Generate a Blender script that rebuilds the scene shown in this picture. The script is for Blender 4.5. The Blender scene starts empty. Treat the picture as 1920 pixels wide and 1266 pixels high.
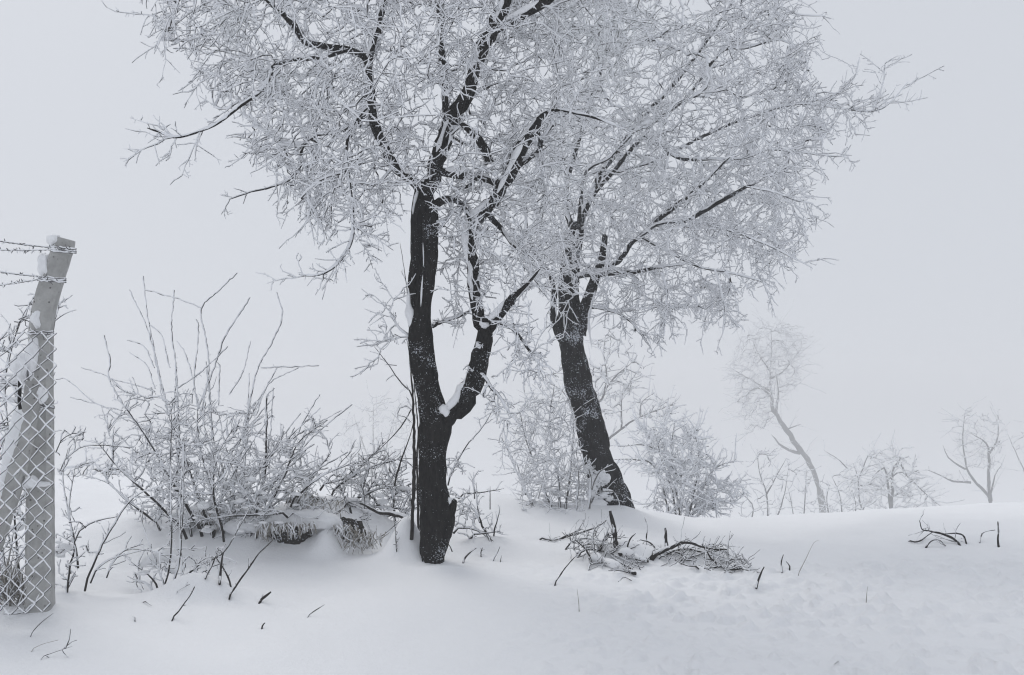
import bpy, math, random
import numpy as np

random.seed(11)
RNG = np.random.default_rng(11)
SC = bpy.context.scene
COL = SC.collection

# ------------------------------------------------------------------ camera
F = 1750.0                      # focal length in pixels of the 1920 px wide photograph
CAM_Z = 1.5
PITCH = math.atan(72.0 / F)
cam_d = bpy.data.cameras.new('camera')
cam_d.sensor_width = 36.0
cam_d.lens = 36.0 * F / 1920.0
cam_d.clip_start = 0.05
cam_d.clip_end = 6000.0
cam = bpy.data.objects.new('camera', cam_d)
COL.objects.link(cam)
cam.location = (0, 0, CAM_Z)
cam.rotation_euler = (math.pi / 2 + PITCH, 0, 0)
SC.camera = cam

# ------------------------------------------------------------------ sky, sun, exposure
SUN_EL, SUN_AZ = math.radians(46), math.radians(-35)     # azimuth from +Y towards +X
world = bpy.data.worlds.new('World')
SC.world = world
world.use_nodes = True
wt = world.node_tree
for n in list(wt.nodes):
    wt.nodes.remove(n)
wo = wt.nodes.new('ShaderNodeOutputWorld')
wb = wt.nodes.new('ShaderNodeBackground')
sky = wt.nodes.new('ShaderNodeTexSky')
sky.sky_type = 'NISHITA'
sky.sun_disc = False
sky.sun_elevation = SUN_EL
sky.sun_rotation = SUN_AZ
sky.dust_density = 4.0
hs = wt.nodes.new('ShaderNodeHueSaturation')
hs.inputs['Saturation'].default_value = 0.35
wt.links.new(sky.outputs['Color'], hs.inputs['Color'])
mx = wt.nodes.new('ShaderNodeMix')
mx.data_type = 'RGBA'
mx.inputs[0].default_value = 0.95                        # the cloud deck veils the clear sky
wt.links.new(hs.outputs['Color'], mx.inputs[6])
mx.inputs[7].default_value = (6.50, 6.80, 7.38, 1.0)
wt.links.new(mx.outputs[2], wb.inputs['Color'])
wb.inputs['Strength'].default_value = 0.1
wt.links.new(wb.outputs['Background'], wo.inputs['Surface'])

sun_d = bpy.data.lights.new('sun', 'SUN')
sun_d.energy = 1.05
sun_d.angle = math.radians(32)
sun_d.color = (1.0, 0.97, 0.93)
sun = bpy.data.objects.new('sun', sun_d)
COL.objects.link(sun)
sun.rotation_euler = (math.pi / 2 - SUN_EL, 0, math.pi - SUN_AZ)

vs = SC.view_settings
vs.view_transform = 'Standard'
vs.look = 'None'
vs.exposure = 0.0
vs.gamma = 1.0
vs.use_curve_mapping = False
cy = SC.cycles
cy.max_bounces = 6
cy.diffuse_bounces = 4
cy.glossy_bounces = 1
cy.transmission_bounces = 0
cy.volume_bounces = 1
cy.filter_width = 1.2
cy.use_denoising = True
cy.denoiser = 'OPENIMAGEDENOISE'
cy.denoising_input_passes = 'RGB_ALBEDO_NORMAL'
cy.denoising_prefilter = 'ACCURATE'

# ------------------------------------------------------------------ pixel <-> place
FW = np.array([0, math.cos(PITCH), math.sin(PITCH)])
UP = np.array([0, -math.sin(PITCH), math.cos(PITCH)])
C0 = np.array([0, 0, CAM_Z])

def at(px, py, Y):
    """world point at depth Y (metres along +Y) seen at photograph pixel px, py"""
    px, py, Y = np.broadcast_arrays(np.asarray(px, float), np.asarray(py, float), np.asarray(Y, float))
    d = FW + ((px - 960) / F)[..., None] * np.array([1.0, 0, 0]) - ((py - 633) / F)[..., None] * UP
    return C0 + d * (Y / d[..., 1])[..., None]

def proj_y(P):
    v = P - C0
    return 633 - F * (v @ UP) / (v @ FW)

# ------------------------------------------------------------------ noise
def _h(ix, iy, iz, s):
    n = (ix * 73856093) ^ (iy * 19349663) ^ (iz * 83492791) ^ (s * 2654435761)
    n = (n ^ (n >> 13)) * 1274126177 & 0x7fffffff
    n = (n ^ (n >> 15)) * 668265263 & 0x7fffffff
    return (n & 0xffffff) / float(0xffffff) * 2 - 1

def vn(P, s=0):
    P = np.asarray(P, float)
    i = np.floor(P).astype(np.int64)
    f = P - i
    f = f * f * (3 - 2 * f)
    r = 0
    for a in (0, 1):
        wa = f[..., 0] if a else 1 - f[..., 0]
        for b in (0, 1):
            wb_ = f[..., 1] if b else 1 - f[..., 1]
            for c in (0, 1):
                wc = f[..., 2] if c else 1 - f[..., 2]
                r = r + wa * wb_ * wc * _h(i[..., 0] + a, i[..., 1] + b, i[..., 2] + c, s)
    return r

def fbm(P, s=0, o=3):
    r, a = 0, 1.0
    P = np.asarray(P, float)
    for k in range(o):
        r = r + a * vn(P, s + k)
        P = P * 2.03
        a *= 0.5
    return r

def sstep(a, b, x):
    t = np.clip((x - a) / (b - a), 0, 1)
    return t * t * (3 - 2 * t)

# ------------------------------------------------------------------ terrain height
CREST = [(-900, 890), (0, 889), (130, 889), (300, 897), (500, 905), (650, 908), (800, 915), (930, 926), (1030, 940), (1110, 944),
         (1170, 949), (1300, 969), (1440, 968), (1560, 961), (1640, 955), (1790, 948), (1920, 944), (2600, 938)]
CA = np.array([(c[0] - 960) / F for c in CREST])
CY = np.array([c[1] for c in CREST], float)
CORR = np.zeros(len(CREST))

def flat(px, py):
    v = at(px, py, 1.0) - C0
    t = -CAM_Z / v[..., 2]
    return C0 + v * t[..., None] if np.ndim(t) else C0 + v * t

BUMPS = []   # x, y, amplitude, sx, sy
def bump(px, py, Y, a, sx, sy):
    p = at(px, py, Y)
    BUMPS.append((p[0], p[1], a, sx, sy))
bump(365, 1090, 6.45, .15, .24, .14)       # drift in front of the small shrub
bump(285, 1095, 6.75, -.10, .16, .14)
bump(440, 1105, 6.5, .03, .25, .2)
bump(764, 1000, 7.92, .32, .15, .16)
bump(585, 970, 8.62, .20, .55, .34)
bump(614, 1005, 8.05, .17, .12, .15)
bump(645, 920, 8.9, .22, .50, .30)       # snow blown against the trunk
bump(740, 1040, 7.8, .05, .5, .25)
bump(830, 1062, 7.5, .03, .18, .07)
bump(560, 1000, 8.35, .16, .75, .30)       # bank below the big shrub
bump(300, 990, 8.6, .10, .9, .45)
bump(400, 960, 9.2, .18, 1.2, .6)
bump(160, 1040, 7.0, .05, .25, .2)
bump(1165, 1050, 7.95, .15, .26, .18)        # heaps under the cut branches
bump(1320, 1050, 8.0, .09, .34, .2)
bump(1110, 955, 10.5, .12, .7, .45)        # mound of the rear tree
bump(1770, 1010, 9.0, .03, .5, .3)
bump(920, 1010, 8.5, .06, .35, .25)
bump(75, 1150, 5.95, .05, .25, .18)
bump(-40, 1150, 6.0, .07, .4, .3)

def height(x, y):
    x = np.asarray(x, float); y = np.asarray(y, float)
    a = x / np.maximum(y, 3.0)
    yc = 11.6 + 2.6 * sstep(0.05, -0.30, a)
    s = y - yc
    drop = 0.205 * 0.5 * (s + np.sqrt(s * s + 3.0))
    z = -24.0 * np.tanh(drop / 24.0)
    z = z + np.interp(a, CA, CORR) * sstep(7.6, 10.6, y) * np.exp(-np.maximum(y - 16, 0) / 40)
    for bx, by, am, sx, sy in BUMPS:
        z = z + am * np.exp(-((x - bx) / sx) ** 2 - ((y - by) / sy) ** 2)
    return z

for _ in range(8):
    ys = np.linspace(7.5, 20, 240)
    for k in range(len(CREST)):
        xs = CA[k] * ys
        P = np.stack([xs, ys, height(xs, ys)], -1)
        CORR[k] += (proj_y(P).min() - CY[k]) * 10.5 / F * 0.9

def detail(x, y):
    x = np.asarray(x, float); y = np.asarray(y, float)
    fade = np.exp(-np.maximum(np.hypot(x, y) - 14, 0) / 10)
    z = 0.035 * fbm(np.stack([x * .7, y * .7, 0 * x], -1), 3, 3)
    z = z + 0.006 * fbm(np.stack([x * 4, y * 4, 0 * x + 2], -1), 9, 3)
    a = x / np.maximum(y, 1.0)
    m = sstep(-0.02, 0.16, a + .05 * fbm(np.stack([x * .8, y * .8, 0 * x], -1), 51, 2)) * sstep(8.6, 6.9, y - 1.6 * np.clip(a - .25, 0, 1))
    c = .75 * vn(np.stack([x * 11, y * 9, 0 * x], -1), 21) + .6 * vn(np.stack([x * 19, y * 16, 0 * x], -1), 22) + .25 * vn(np.stack([x * 31, y * 27, 0 * x], -1), 23)
    lump = np.maximum(c - .12, 0) ** .9 * .062 + np.minimum(c + .5, 0) * .05
    patch = .75 + .3 * sstep(-.6, .3, fbm(np.stack([x * 1.1, y * 1.1, 0 * x], -1), 31, 2))
    return (z + lump * m * patch) * fade

def ground(x, y):
    return height(x, y) + detail(x, y)

def hit(px, py, far=13.0):
    """where the sight line through a pixel meets the snow"""
    ys = np.linspace(3.5, far, 1400)
    P = at(np.full_like(ys, px), np.full_like(ys, py), ys)
    b = np.nonzero(P[:, 2] < ground(P[:, 0], P[:, 1]))[0]
    k = b[0] if len(b) else len(ys) - 1
    return P[k]

def above(P, lift=.012):
    """slide points that would lie under the snow towards the eye until they rest on it"""
    P = np.array(P, float)
    for _ in range(60):
        b = (P[:, 2] < ground(P[:, 0], P[:, 1]) + lift) & (P[:, 1] > 4.0)
        if not b.any():
            break
        P[b] = C0 + (P[b] - C0) * .992
    return P

# ------------------------------------------------------------------ materials
def new_mat(name):
    m = bpy.data.materials.new(name)
    m.use_nodes = True
    nt = m.node_tree
    return m, nt, nt.nodes['Principled BSDF']

def node(nt, t, **kw):
    n = nt.nodes.new(t)
    for k, v in kw.items():
        n.inputs[k].default_value = v
    return n

def ramp(nt, src, p0, c0, p1, c1):
    r = nt.nodes.new('ShaderNodeValToRGB')
    r.color_ramp.elements[0].position = p0; r.color_ramp.elements[0].color = (*c0, 1)
    r.color_ramp.elements[1].position = p1; r.color_ramp.elements[1].color = (*c1, 1)
    nt.links.new(src, r.inputs['Fac'])
    return r

def snow_mat(name, c=(.90, .91, .93), scale=60, bump_d=.006, fine=420):
    m, nt, b = new_mat(name)
    tc = node(nt, 'ShaderNodeTexCoord')
    n1 = node(nt, 'ShaderNodeTexNoise', Scale=scale, Detail=5.0, Roughness=.65)
    nt.links.new(tc.outputs['Object'], n1.inputs['Vector'])
    n2 = node(nt, 'ShaderNodeTexNoise', Scale=fine, Detail=2.0)
    nt.links.new(tc.outputs['Object'], n2.inputs['Vector'])
    r = ramp(nt, n2.outputs['Fac'], .3, tuple(v * .94 for v in c), .7, c)
    nt.links.new(r.outputs['Color'], b.inputs['Base Color'])
    b.inputs['Roughness'].default_value = .75
    b.inputs['Specular IOR Level'].default_value = .15
    bp = node(nt, 'ShaderNodeBump', Strength=.7, Distance=bump_d)
    nt.links.new(n1.outputs['Fac'], bp.inputs['Height'])
    if name == 'snow':
        n4 = node(nt, 'ShaderNodeTexNoise', Scale=14.0, Detail=6.0, Roughness=.7)
        nt.links.new(tc.outputs['Object'], n4.inputs['Vector'])
        b4 = node(nt, 'ShaderNodeBump', Strength=.4, Distance=.025)
        nt.links.new(n4.outputs['Fac'], b4.inputs['Height'])
        nt.links.new(b4.outputs['Normal'], bp.inputs['Normal'])
    nt.links.new(bp.outputs['Normal'], b.inputs['Normal'])
    return m

def bark_mat(name, lo, hi, fleck=.0, fleck_scale=55, ridge=30):
    m, nt, b = new_mat(name)
    tc = node(nt, 'ShaderNodeTexCoord')
    mp = node(nt, 'ShaderNodeMapping')
    mp.inputs['Scale'].default_value = (1, 1, .28)
    nt.links.new(tc.outputs['Object'], mp.inputs['Vector'])
    n1 = node(nt, 'ShaderNodeTexNoise', Scale=ridge, Detail=6.0, Roughness=.7)
    nt.links.new(mp.outputs['Vector'], n1.inputs['Vector'])
    r = ramp(nt, n1.outputs['Fac'], .35, lo, .72, hi)
    out = r.outputs['Color']
    if fleck > 0:                                   # snow crystals caught in the bark
        n2 = node(nt, 'ShaderNodeTexNoise', Scale=fleck_scale, Detail=3.0, Roughness=.6)
        nt.links.new(tc.outputs['Object'], n2.inputs['Vector'])
        n3 = node(nt, 'ShaderNodeTexNoise', Scale=4.0, Detail=2.0)
        nt.links.new(tc.outputs['Object'], n3.inputs['Vector'])
        ad = node(nt, 'ShaderNodeMath'); ad.operation = 'MULTIPLY_ADD'
        nt.links.new(n3.outputs['Fac'], ad.inputs[0]); ad.inputs[1].default_value = .62
        nt.links.new(n2.outputs['Fac'], ad.inputs[2])
        k = ramp(nt, ad.outputs[0], .50 + .5 - fleck, (0, 0, 0), .53 + .5 - fleck, (1, 1, 1))
        mixn = nt.nodes.new('ShaderNodeMix'); mixn.data_type = 'RGBA'
        nt.links.new(k.outputs['Color'], mixn.inputs[0])
        nt.links.new(out, mixn.inputs[6]); mixn.inputs[7].default_value = (.6, .63, .68, 1)
        out = mixn.outputs[2]
    nt.links.new(out, b.inputs['Base Color'])
    b.inputs['Roughness'].default_value = .95
    b.inputs['Specular IOR Level'].default_value = .05
    bp = node(nt, 'ShaderNodeBump', Strength=1.0, Distance=.02)
    nt.links.new(n1.outputs['Fac'], bp.inputs['Height'])
    nt.links.new(bp.outputs['Normal'], b.inputs['Normal'])
    return m

M = {}
M['snow'] = snow_mat('snow')
M['snowpad'] = snow_mat('clinging_snow', (.90, .91, .93), 90, .006)
M['rime'] = snow_mat('rime', (.90, .915, .945), 160, .003, 300)
M['bark'] = bark_mat('wet_bark', (.003, .003, .0035), (.026, .024, .023), .028, 85, 38)
M['bark2'] = bark_mat('rear_bark', (.012, .012, .013), (.042, .04, .04), .06, 75, 34)
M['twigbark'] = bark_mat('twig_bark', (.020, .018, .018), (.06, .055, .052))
M['fogpale_twig'] = bark_mat('fog_paled_bark', (.10, .10, .105), (.26, .26, .27))  # rimed bark; part of the fog's paleness is mixed into its colour
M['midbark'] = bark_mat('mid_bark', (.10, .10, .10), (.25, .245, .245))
M['grass'] = bark_mat('dry_grass', (.26, .24, .21), (.50, .48, .45), .0)
M['hollow_shade'] = bark_mat('shaded_hollow_soil', (.02, .018, .016), (.06, .054, .05), .06)  # near-black soil; the shade of the hollows is put into this colour
M['iron'] = bark_mat('rusty_iron', (.008, .008, .008), (.02, .018, .018))

def concrete_mat():
    m, nt, b = new_mat('concrete')
    tc = node(nt, 'ShaderNodeTexCoord')
    n1 = node(nt, 'ShaderNodeTexNoise', Scale=6.0, Detail=9.0, Roughness=.75)
    nt.links.new(tc.outputs['Object'], n1.inputs['Vector'])
    r = ramp(nt, n1.outputs['Fac'], .3, (.26, .26, .255), .72, (.52, .52, .51))
    vo = node(nt, 'ShaderNodeTexVoronoi', Scale=22.0)
    nt.links.new(tc.outputs['Object'], vo.inputs['Vector'])
    pit = ramp(nt, vo.outputs['Distance'], .08, (.12, .12, .12), .17, (1, 1, 1))
    mu = nt.nodes.new('ShaderNodeMix'); mu.data_type = 'RGBA'; mu.blend_type = 'MULTIPLY'
    mu.inputs[0].default_value = .8
    nt.links.new(r.outputs['Color'], mu.inputs[6]); nt.links.new(pit.outputs['Color'], mu.inputs[7])
    nt.links.new(mu.outputs[2], b.inputs['Base Color'])
    b.inputs['Roughness'].default_value = .9
    b.inputs['Specular IOR Level'].default_value = .2
    n2 = node(nt, 'ShaderNodeTexNoise', Scale=120.0, Detail=4.0)
    nt.links.new(tc.outputs['Object'], n2.inputs['Vector'])
    ad = node(nt, 'ShaderNodeMath'); ad.operation = 'MULTIPLY_ADD'
    nt.links.new(n2.outputs['Fac'], ad.inputs[0]); ad.inputs[1].default_value = .35
    nt.links.new(pit.outputs['Color'], ad.inputs[2])
    bp = node(nt, 'ShaderNodeBump', Strength=.6, Distance=.006)
    nt.links.new(ad.outputs[0], bp.inputs['Height'])
    nt.links.new(bp.outputs['Normal'], b.inputs['Normal'])
    return m
M['concrete'] = concrete_mat()
m_, nt_, b_ = new_mat('galvanised_wire')
nn = node(nt_, 'ShaderNodeTexNoise', Scale=25.0, Detail=3.0)
rr = ramp(nt_, nn.outputs['Fac'], .3, (.05, .05, .055), .7, (.14, .14, .15))
nt_.links.new(rr.outputs['Color'], b_.inputs['Base Color'])
b_.inputs['Roughness'].default_value = .6
M['wire'] = m_

# ------------------------------------------------------------------ mesh collecting
class MB:
    def __init__(self):
        self.v, self.f, self.n = [], [], 0

    def add(self, V, faces, mat=0, smooth=True):
        self.v.append(np.asarray(V, np.float32).reshape(-1, 3))
        self.f.append((np.asarray(faces, np.int32) + self.n, mat, smooth))
        self.n += len(self.v[-1])

    def tubes(self, P, R, sides=4, mat=0, cap=False, prof=None, smooth=True):
        """P (N,K,3) centre lines, R (N,K) radii; prof(theta array, v array) may scale the radius"""
        P = np.asarray(P, float); R = np.asarray(R, float)
        N, K, _ = P.shape
        T = np.empty_like(P)
        T[:, 1:-1] = P[:, 2:] - P[:, :-2]
        T[:, 0] = P[:, 1] - P[:, 0]
        T[:, -1] = P[:, -1] - P[:, -2]
        T /= np.linalg.norm(T, axis=-1, keepdims=True) + 1e-9
        md = P[:, -1] - P[:, 0]
        md /= np.linalg.norm(md, axis=-1, keepdims=True) + 1e-9
        ref = np.where((np.abs(md[:, 2:3]) > .6), np.array([[0.21, 0.97, 0.1]]), np.array([[0.1, 0.13, 0.98]]))
        n1 = np.cross(T, ref[:, None, :])
        n1 /= np.linalg.norm(n1, axis=-1, keepdims=True) + 1e-9
        n2 = np.cross(T, n1)
        th = np.arange(sides) * 2 * math.pi / sides
        rad = R[:, :, None] * np.ones(sides)
        if prof is not None:
            rad = rad * prof
        V = P[:, :, None, :] + rad[..., None] * (np.cos(th)[:, None] * n1[:, :, None, :] + np.sin(th)[:, None] * n2[:, :, None, :])
        idx = np.arange(N * K * sides).reshape(N, K, sides)
        a = idx[:, :-1]; b = idx[:, 1:]
        q = np.stack([a, b, np.roll(b, -1, 2), np.roll(a, -1, 2)], -1).reshape(-1, 4)
        base = self.n
        self.add(V, q, mat, smooth)
        if cap:
            for c in idx[:, -1]:
                self.f.append((np.asarray(c[None, ::-1], np.int32) + base, mat, False))
            for c in idx[:, 0]:
                self.f.append((np.asarray(c[None], np.int32) + base, mat, False))
        return V

    def tube1(self, pts, rad, sides=6, mat=0, cap=False, prof=None):
        return self.tubes(np.asarray(pts, float)[None], np.asarray(rad, float)[None], sides, mat, cap, None if prof is None else prof[None])

    def blob(self, c, s, mat=0, seed=0, rough=.25, nu=14, nv=9):
        u = np.arange(nu) * 2 * math.pi / nu
        w = np.linspace(.04, math.pi - .04, nv)
        U, W = np.meshgrid(u, w)
        D = np.stack([np.cos(U) * np.sin(W), np.sin(U) * np.sin(W), np.cos(W)], -1)
        r = 1 + rough * fbm(D * 1.7 + seed * 7.3, 41, 3)
        V = np.asarray(c) + D * r[..., None] * np.asarray(s)
        idx = np.arange(nu * nv).reshape(nv, nu)
        a, b = idx[:-1], idx[1:]
        q = np.stack([a, b, np.roll(b, -1, 1), np.roll(a, -1, 1)], -1).reshape(-1, 4)
        self.add(V, q, mat)

    def build(self, name, mats, parent=None, origin=None):
        V = np.concatenate(self.v)
        o_ = np.zeros(3) if origin is None else np.asarray(origin, float)
        if parent is not None:
            o_ = np.array(parent['_o'])
            gp = parent
        V = (V - o_).astype(np.float32)
        me = bpy.data.meshes.new(name)
        me.vertices.add(len(V))
        me.vertices.foreach_set('co', V.ravel())
        lens = np.concatenate([np.full(len(f), f.shape[1], np.int32) for f, _, _ in self.f])
        loops = np.concatenate([f.ravel() for f, _, _ in self.f])
        me.loops.add(len(loops))
        me.loops.foreach_set('vertex_index', loops.astype(np.int32))
        me.polygons.add(len(lens))
        st = np.concatenate([[0], np.cumsum(lens)[:-1]]).astype(np.int32)
        me.polygons.foreach_set('loop_start', st)
        me.polygons.foreach_set('material_index', np.concatenate([np.full(len(f), m, np.int32) for f, m, _ in self.f]))
        me.polygons.foreach_set('use_smooth', np.concatenate([np.full(len(f), s, bool) for f, _, s in self.f]))
        for m in (mats if isinstance(mats, (list, tuple)) else [mats]):
            me.materials.append(m)
        me.update(calc_edges=True)
        ob = bpy.data.objects.new(name, me)
        COL.objects.link(ob)
        if parent is not None:
            ob.parent = parent
            ob['_o'] = [float(v) for v in o_]
        else:
            ob.location = o_
            ob['_o'] = [float(v) for v in o_]
        return ob

def thing(name, loc, label, cat, group=None):
    o = bpy.data.objects.new(name, None)
    COL.objects.link(o)
    o.location = loc
    o.empty_display_size = .2
    o['_o'] = [float(v) for v in loc]
    tag(o, label, cat, group)
    return o

def tag(o, label=None, cat=None, group=None, kind=None):
    if label: o['label'] = label
    if cat: o['category'] = cat
    if group: o['group'] = group
    if kind: o['kind'] = kind
    return o

def unit(v):
    return v / (np.linalg.norm(v, axis=-1, keepdims=True) + 1e-9)

def spline(pts, n_per=6):
    """Catmull-Rom through rows of any width"""
    p = np.asarray(pts, float)
    if len(p) < 3:
        t = np.linspace(0, 1, n_per + 1)[:, None]
        return p[0] * (1 - t) + p[-1] * t
    q = np.vstack([2 * p[0] - p[1], p, 2 * p[-1] - p[-2]])
    out = []
    for i in range(1, len(q) - 2):
        t = np.linspace(0, 1, n_per, endpoint=False)[:, None]
        out.append(.5 * (2 * q[i] + (q[i + 1] - q[i - 1]) * t + (2 * q[i - 1] - 5 * q[i] + 4 * q[i + 1] - q[i + 2]) * t ** 2
                         + (3 * q[i] - q[i - 1] - 3 * q[i + 1] + q[i + 2]) * t ** 3))
    out.append(p[-1][None])
    return np.vstack(out)

def traced(rows, D, step=.05):
    """rows of (px, py, width_px, depth offset) -> centre line and radii in metres, about evenly spaced"""
    rows = [tuple(r) + (0,) * (4 - len(r)) for r in rows]
    s = spline(rows, 12)
    Y = D + s[:, 3]
    P = at(s[:, 0], s[:, 1], Y)
    R = s[:, 2] * .5 * Y / F
    L = np.concatenate([[0], np.cumsum(np.linalg.norm(np.diff(P, axis=0), axis=1))])
    n = max(4, int(L[-1] / step) + 1)
    t = np.linspace(0, L[-1], n)
    P = np.stack([np.interp(t, L, P[:, k]) for k in range(3)], -1)
    return P, np.maximum(np.interp(t, L, R), .002)

def limb_mesh(mb, P, R, sides=16, rough=.10, mat=0, seed=0):
    """a gnarled woody limb with furrowed bark"""
    K = len(P)
    th = np.arange(sides) * 2 * math.pi / sides
    L = np.concatenate([[0], np.cumsum(np.linalg.norm(np.diff(P, axis=0), axis=1))])
    C = np.stack(np.broadcast_arrays(np.cos(th)[None, :] * 3.0, np.sin(th)[None, :] * 3.0, L[:, None] * 2.2 + seed), -1)
    C2 = np.stack(np.broadcast_arrays(np.cos(th)[None, :] * .9, np.sin(th)[None, :] * .9, L[:, None] * 3.5 + seed), -1)
    C3 = np.stack(np.broadcast_arrays(np.cos(th)[None, :] * 7.0, np.sin(th)[None, :] * 7.0, L[:, None] * 9 + seed), -1)
    prof = 1 + rough * fbm(C, 61 + seed, 3) + rough * .55 * fbm(C3, 65 + seed, 2) + .11 * fbm(C2, 71 + seed, 2)
    mb.tube1(P, R, sides, mat, False, prof)

def snow_on(mb, P, R, width=.85, lift=.62, sides=9, seed=0, wind=(-.35, -.25, 0), mat=0, hmin=.0, breakup=.0):
    """snow lying along the upper side of a limb"""
    T = np.gradient(P, axis=0); T = unit(T)
    up = np.array([0, 0, 1.0]) + np.array(wind)
    nrm = up - (T @ up)[:, None] * T
    nrm = unit(nrm)
    K = len(P)
    u = np.linspace(0, 1, K)
    L = np.concatenate([[0], np.cumsum(np.linalg.norm(np.diff(P, axis=0), axis=1))])
    env = np.clip(np.minimum(u, 1 - u) * 7, .08, 1) ** .6
    nz = 1 + .35 * fbm(np.stack([L * 9, 0 * L, 0 * L + seed * 3.1], -1), 81, 3)
    if breakup:
        nz = nz * np.clip(1.4 * fbm(np.stack([L * 5, 0 * L + 4, 0 * L + seed * 5.7], -1), 83, 2) + 1 - breakup, .05, 1.1)
    r = np.maximum(R * width, hmin) * env * nz
    mb.tube1(P + nrm * (R * lift)[:, None], r, sides, mat)

RIME = np.array([-.42, -.45, .62])
RIME = RIME / np.linalg.norm(RIME)

class Twigs:
    """fine wood with its coat of rime; polylines are collected, then built in batches"""
    def __init__(self):
        self.lines = []          # (P (K,3), R (K,))
        self.bat = []            # (P (N,K,3), R (N,K), rime only)

    def add(self, P, R):
        self.lines.append((np.asarray(P, float), np.asarray(R, float)))

    def emit(self, mb, coat=1.25, seed=0, sb=3, sf=4, off=.75, cmin=.0045):
        g = {}
        for P, R in self.lines:
            g.setdefault(len(P), []).append((P, R))
        bat = [(np.stack([a for a, _ in v]), np.stack([b for _, b in v]), False) for v in g.values()]
        for P, R, only in bat + self.bat:
            if not only:
                mb.tubes(P, R, sb, 0)
            rw = RNG.uniform(.65, 1.45, R.shape) * coat
            thick = np.minimum(R, .012)
            Rf = np.maximum(thick * rw, cmin * RNG.uniform(.7, 1.25, R.shape)) + np.maximum(R - .012, 0) * .75
            Rf[:, -1] *= .6
            if only:
                mb.tubes(P, Rf, 3, 1)
            else:
                o = RIME * (R * off + .002)[..., None] + RNG.normal(0, .0015, P.shape)
                mb.tubes(P + o, Rf, sf, 1)

def inside(poly, x, y):
    poly = np.asarray(poly, float)
    r = np.zeros(len(x), bool)
    j = len(poly) - 1
    for i in range(len(poly)):
        xi, yi = poly[i]; xj, yj = poly[j]
        c = ((yi > y) != (yj > y)) & (x < (xj - xi) * (y - yi) / (yj - yi + 1e-9) + xi)
        r ^= c
        j = i
    return r

def edge_dist(poly, x, y):
    poly = np.asarray(poly, float)
    d = np.full(len(x), 1e9)
    for i in range(len(poly)):
        a = poly[i]; b = poly[(i + 1) % len(poly)]
        ab = b - a
        t = np.clip(((x - a[0]) * ab[0] + (y - a[1]) * ab[1]) / (ab @ ab), 0, 1)
        d = np.minimum(d, np.hypot(x - a[0] - t * ab[0], y - a[1] - t * ab[1]))
    return d

def sample(poly, n, D, hd, edge=160, gap=0.0, gscale=.012, seed=0, rag=0.0):
    """points through the volume behind an outline: fuller in the middle, thin at the rim"""
    p = np.asarray(poly, float)
    out = []
    lo, hi = p.min(0), p.max(0)
    while len(out) < n:
        x = RNG.uniform(lo[0], hi[0], 4 * n); y = RNG.uniform(lo[1], hi[1], 4 * n)
        k = inside(poly, x, y)
        x, y = x[k], y[k]
        if gap:
            g = vn(np.stack([x * gscale, y * gscale, 0 * x + seed], -1), 7)
            k = RNG.uniform(-1, 1, len(x)) < g + 1 - 2 * gap
            x, y = x[k], y[k]
        e = np.clip(edge_dist(poly, x, y) / edge, 0, 1)
        Y = D + hd * (.25 + .75 * np.sqrt(e)) * RNG.uniform(-1, 1, len(x))
        if rag:
            k = (e < .35) & (RNG.uniform(0, 1, len(x)) < .5)
            g = RNG.uniform(0, rag, len(x)) * k
            x = x + (x - p[:, 0].mean()) * g; y = y + (y - p[:, 1].mean()) * g
        out.extend(at(x, y, Y))
    return np.array(out[:n])

class Skeleton:
    def __init__(self, cap=90000):
        self.N = np.zeros((cap, 3)); self.Dr = np.zeros((cap, 3)); self.n = 0
        self.owner = np.full(cap, -1); self.k = np.zeros(cap, int)
        self.polys = []          # P, parent poly, parent node

    def seed_nodes(self, P):
        d = unit(np.gradient(P, axis=0))
        m = len(P)
        self.N[self.n:self.n + m] = P; self.Dr[self.n:self.n + m] = d
        self.n += m

    def grow(self, targets, beta=.9, step=.07, wob=.12, droop=.0, dmax=9.0, bow=.45):
        # nearest first, so that far shoots can spring from near ones
        n0 = self.n
        d0 = np.array([np.min(np.sum((self.N[:n0] - t) ** 2, 1)) for t in targets]) ** .5
        order = np.argsort(d0 + RNG.uniform(0, .15, len(d0)))
        for i in order:
            t = targets[i]
            df = t - self.N[:self.n]
            ds = np.sqrt(np.einsum('ij,ij->i', df, df)) + 1e-6
            cs = np.einsum('ij,ij->i', df, self.Dr[:self.n]) / ds
            j = int(np.argmin(ds * (1 + beta * (1 - cs) * .5)))
            L = ds[j]
            if L < .02 or L > dmax:
                continue
            K = int(min(max(3, L / step + 1), 13))
            p0 = self.N[j]
            dr = unit(self.Dr[j] * .7 + df[j] / L + RNG.normal(0, .25, 3))
            p1 = p0 + dr * L * bow
            u = np.linspace(0, 1, K)[:, None]
            P = (1 - u) ** 2 * p0 + 2 * u * (1 - u) * p1 + u * u * t
            P[1:-1] += RNG.normal(0, 1, (K - 2, 3)) * wob * min(L / K, .1)
            P[:, 2] -= droop * L * u[:, 0] ** 2
            m = K - 1
            self.N[self.n:self.n + m] = P[1:]
            self.Dr[self.n:self.n + m] = unit(np.gradient(P, axis=0))[1:]
            self.owner[self.n:self.n + m] = len(self.polys)
            self.k[self.n:self.n + m] = np.arange(1, K)
            self.polys.append((P, self.owner[j], self.k[j]))
            self.n += m

    def radii(self, rt, ex=.40):
        load = [np.zeros(len(P)) for P, _, _ in self.polys]
        for i in range(len(self.polys) - 1, -1, -1):
            load[i] = np.cumsum(load[i][::-1])[::-1] + 1
            P, a, k = self.polys[i]
            if a >= 0:
                load[a][k] += load[i][0]
        return [rt * l ** ex for l in load]

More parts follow.
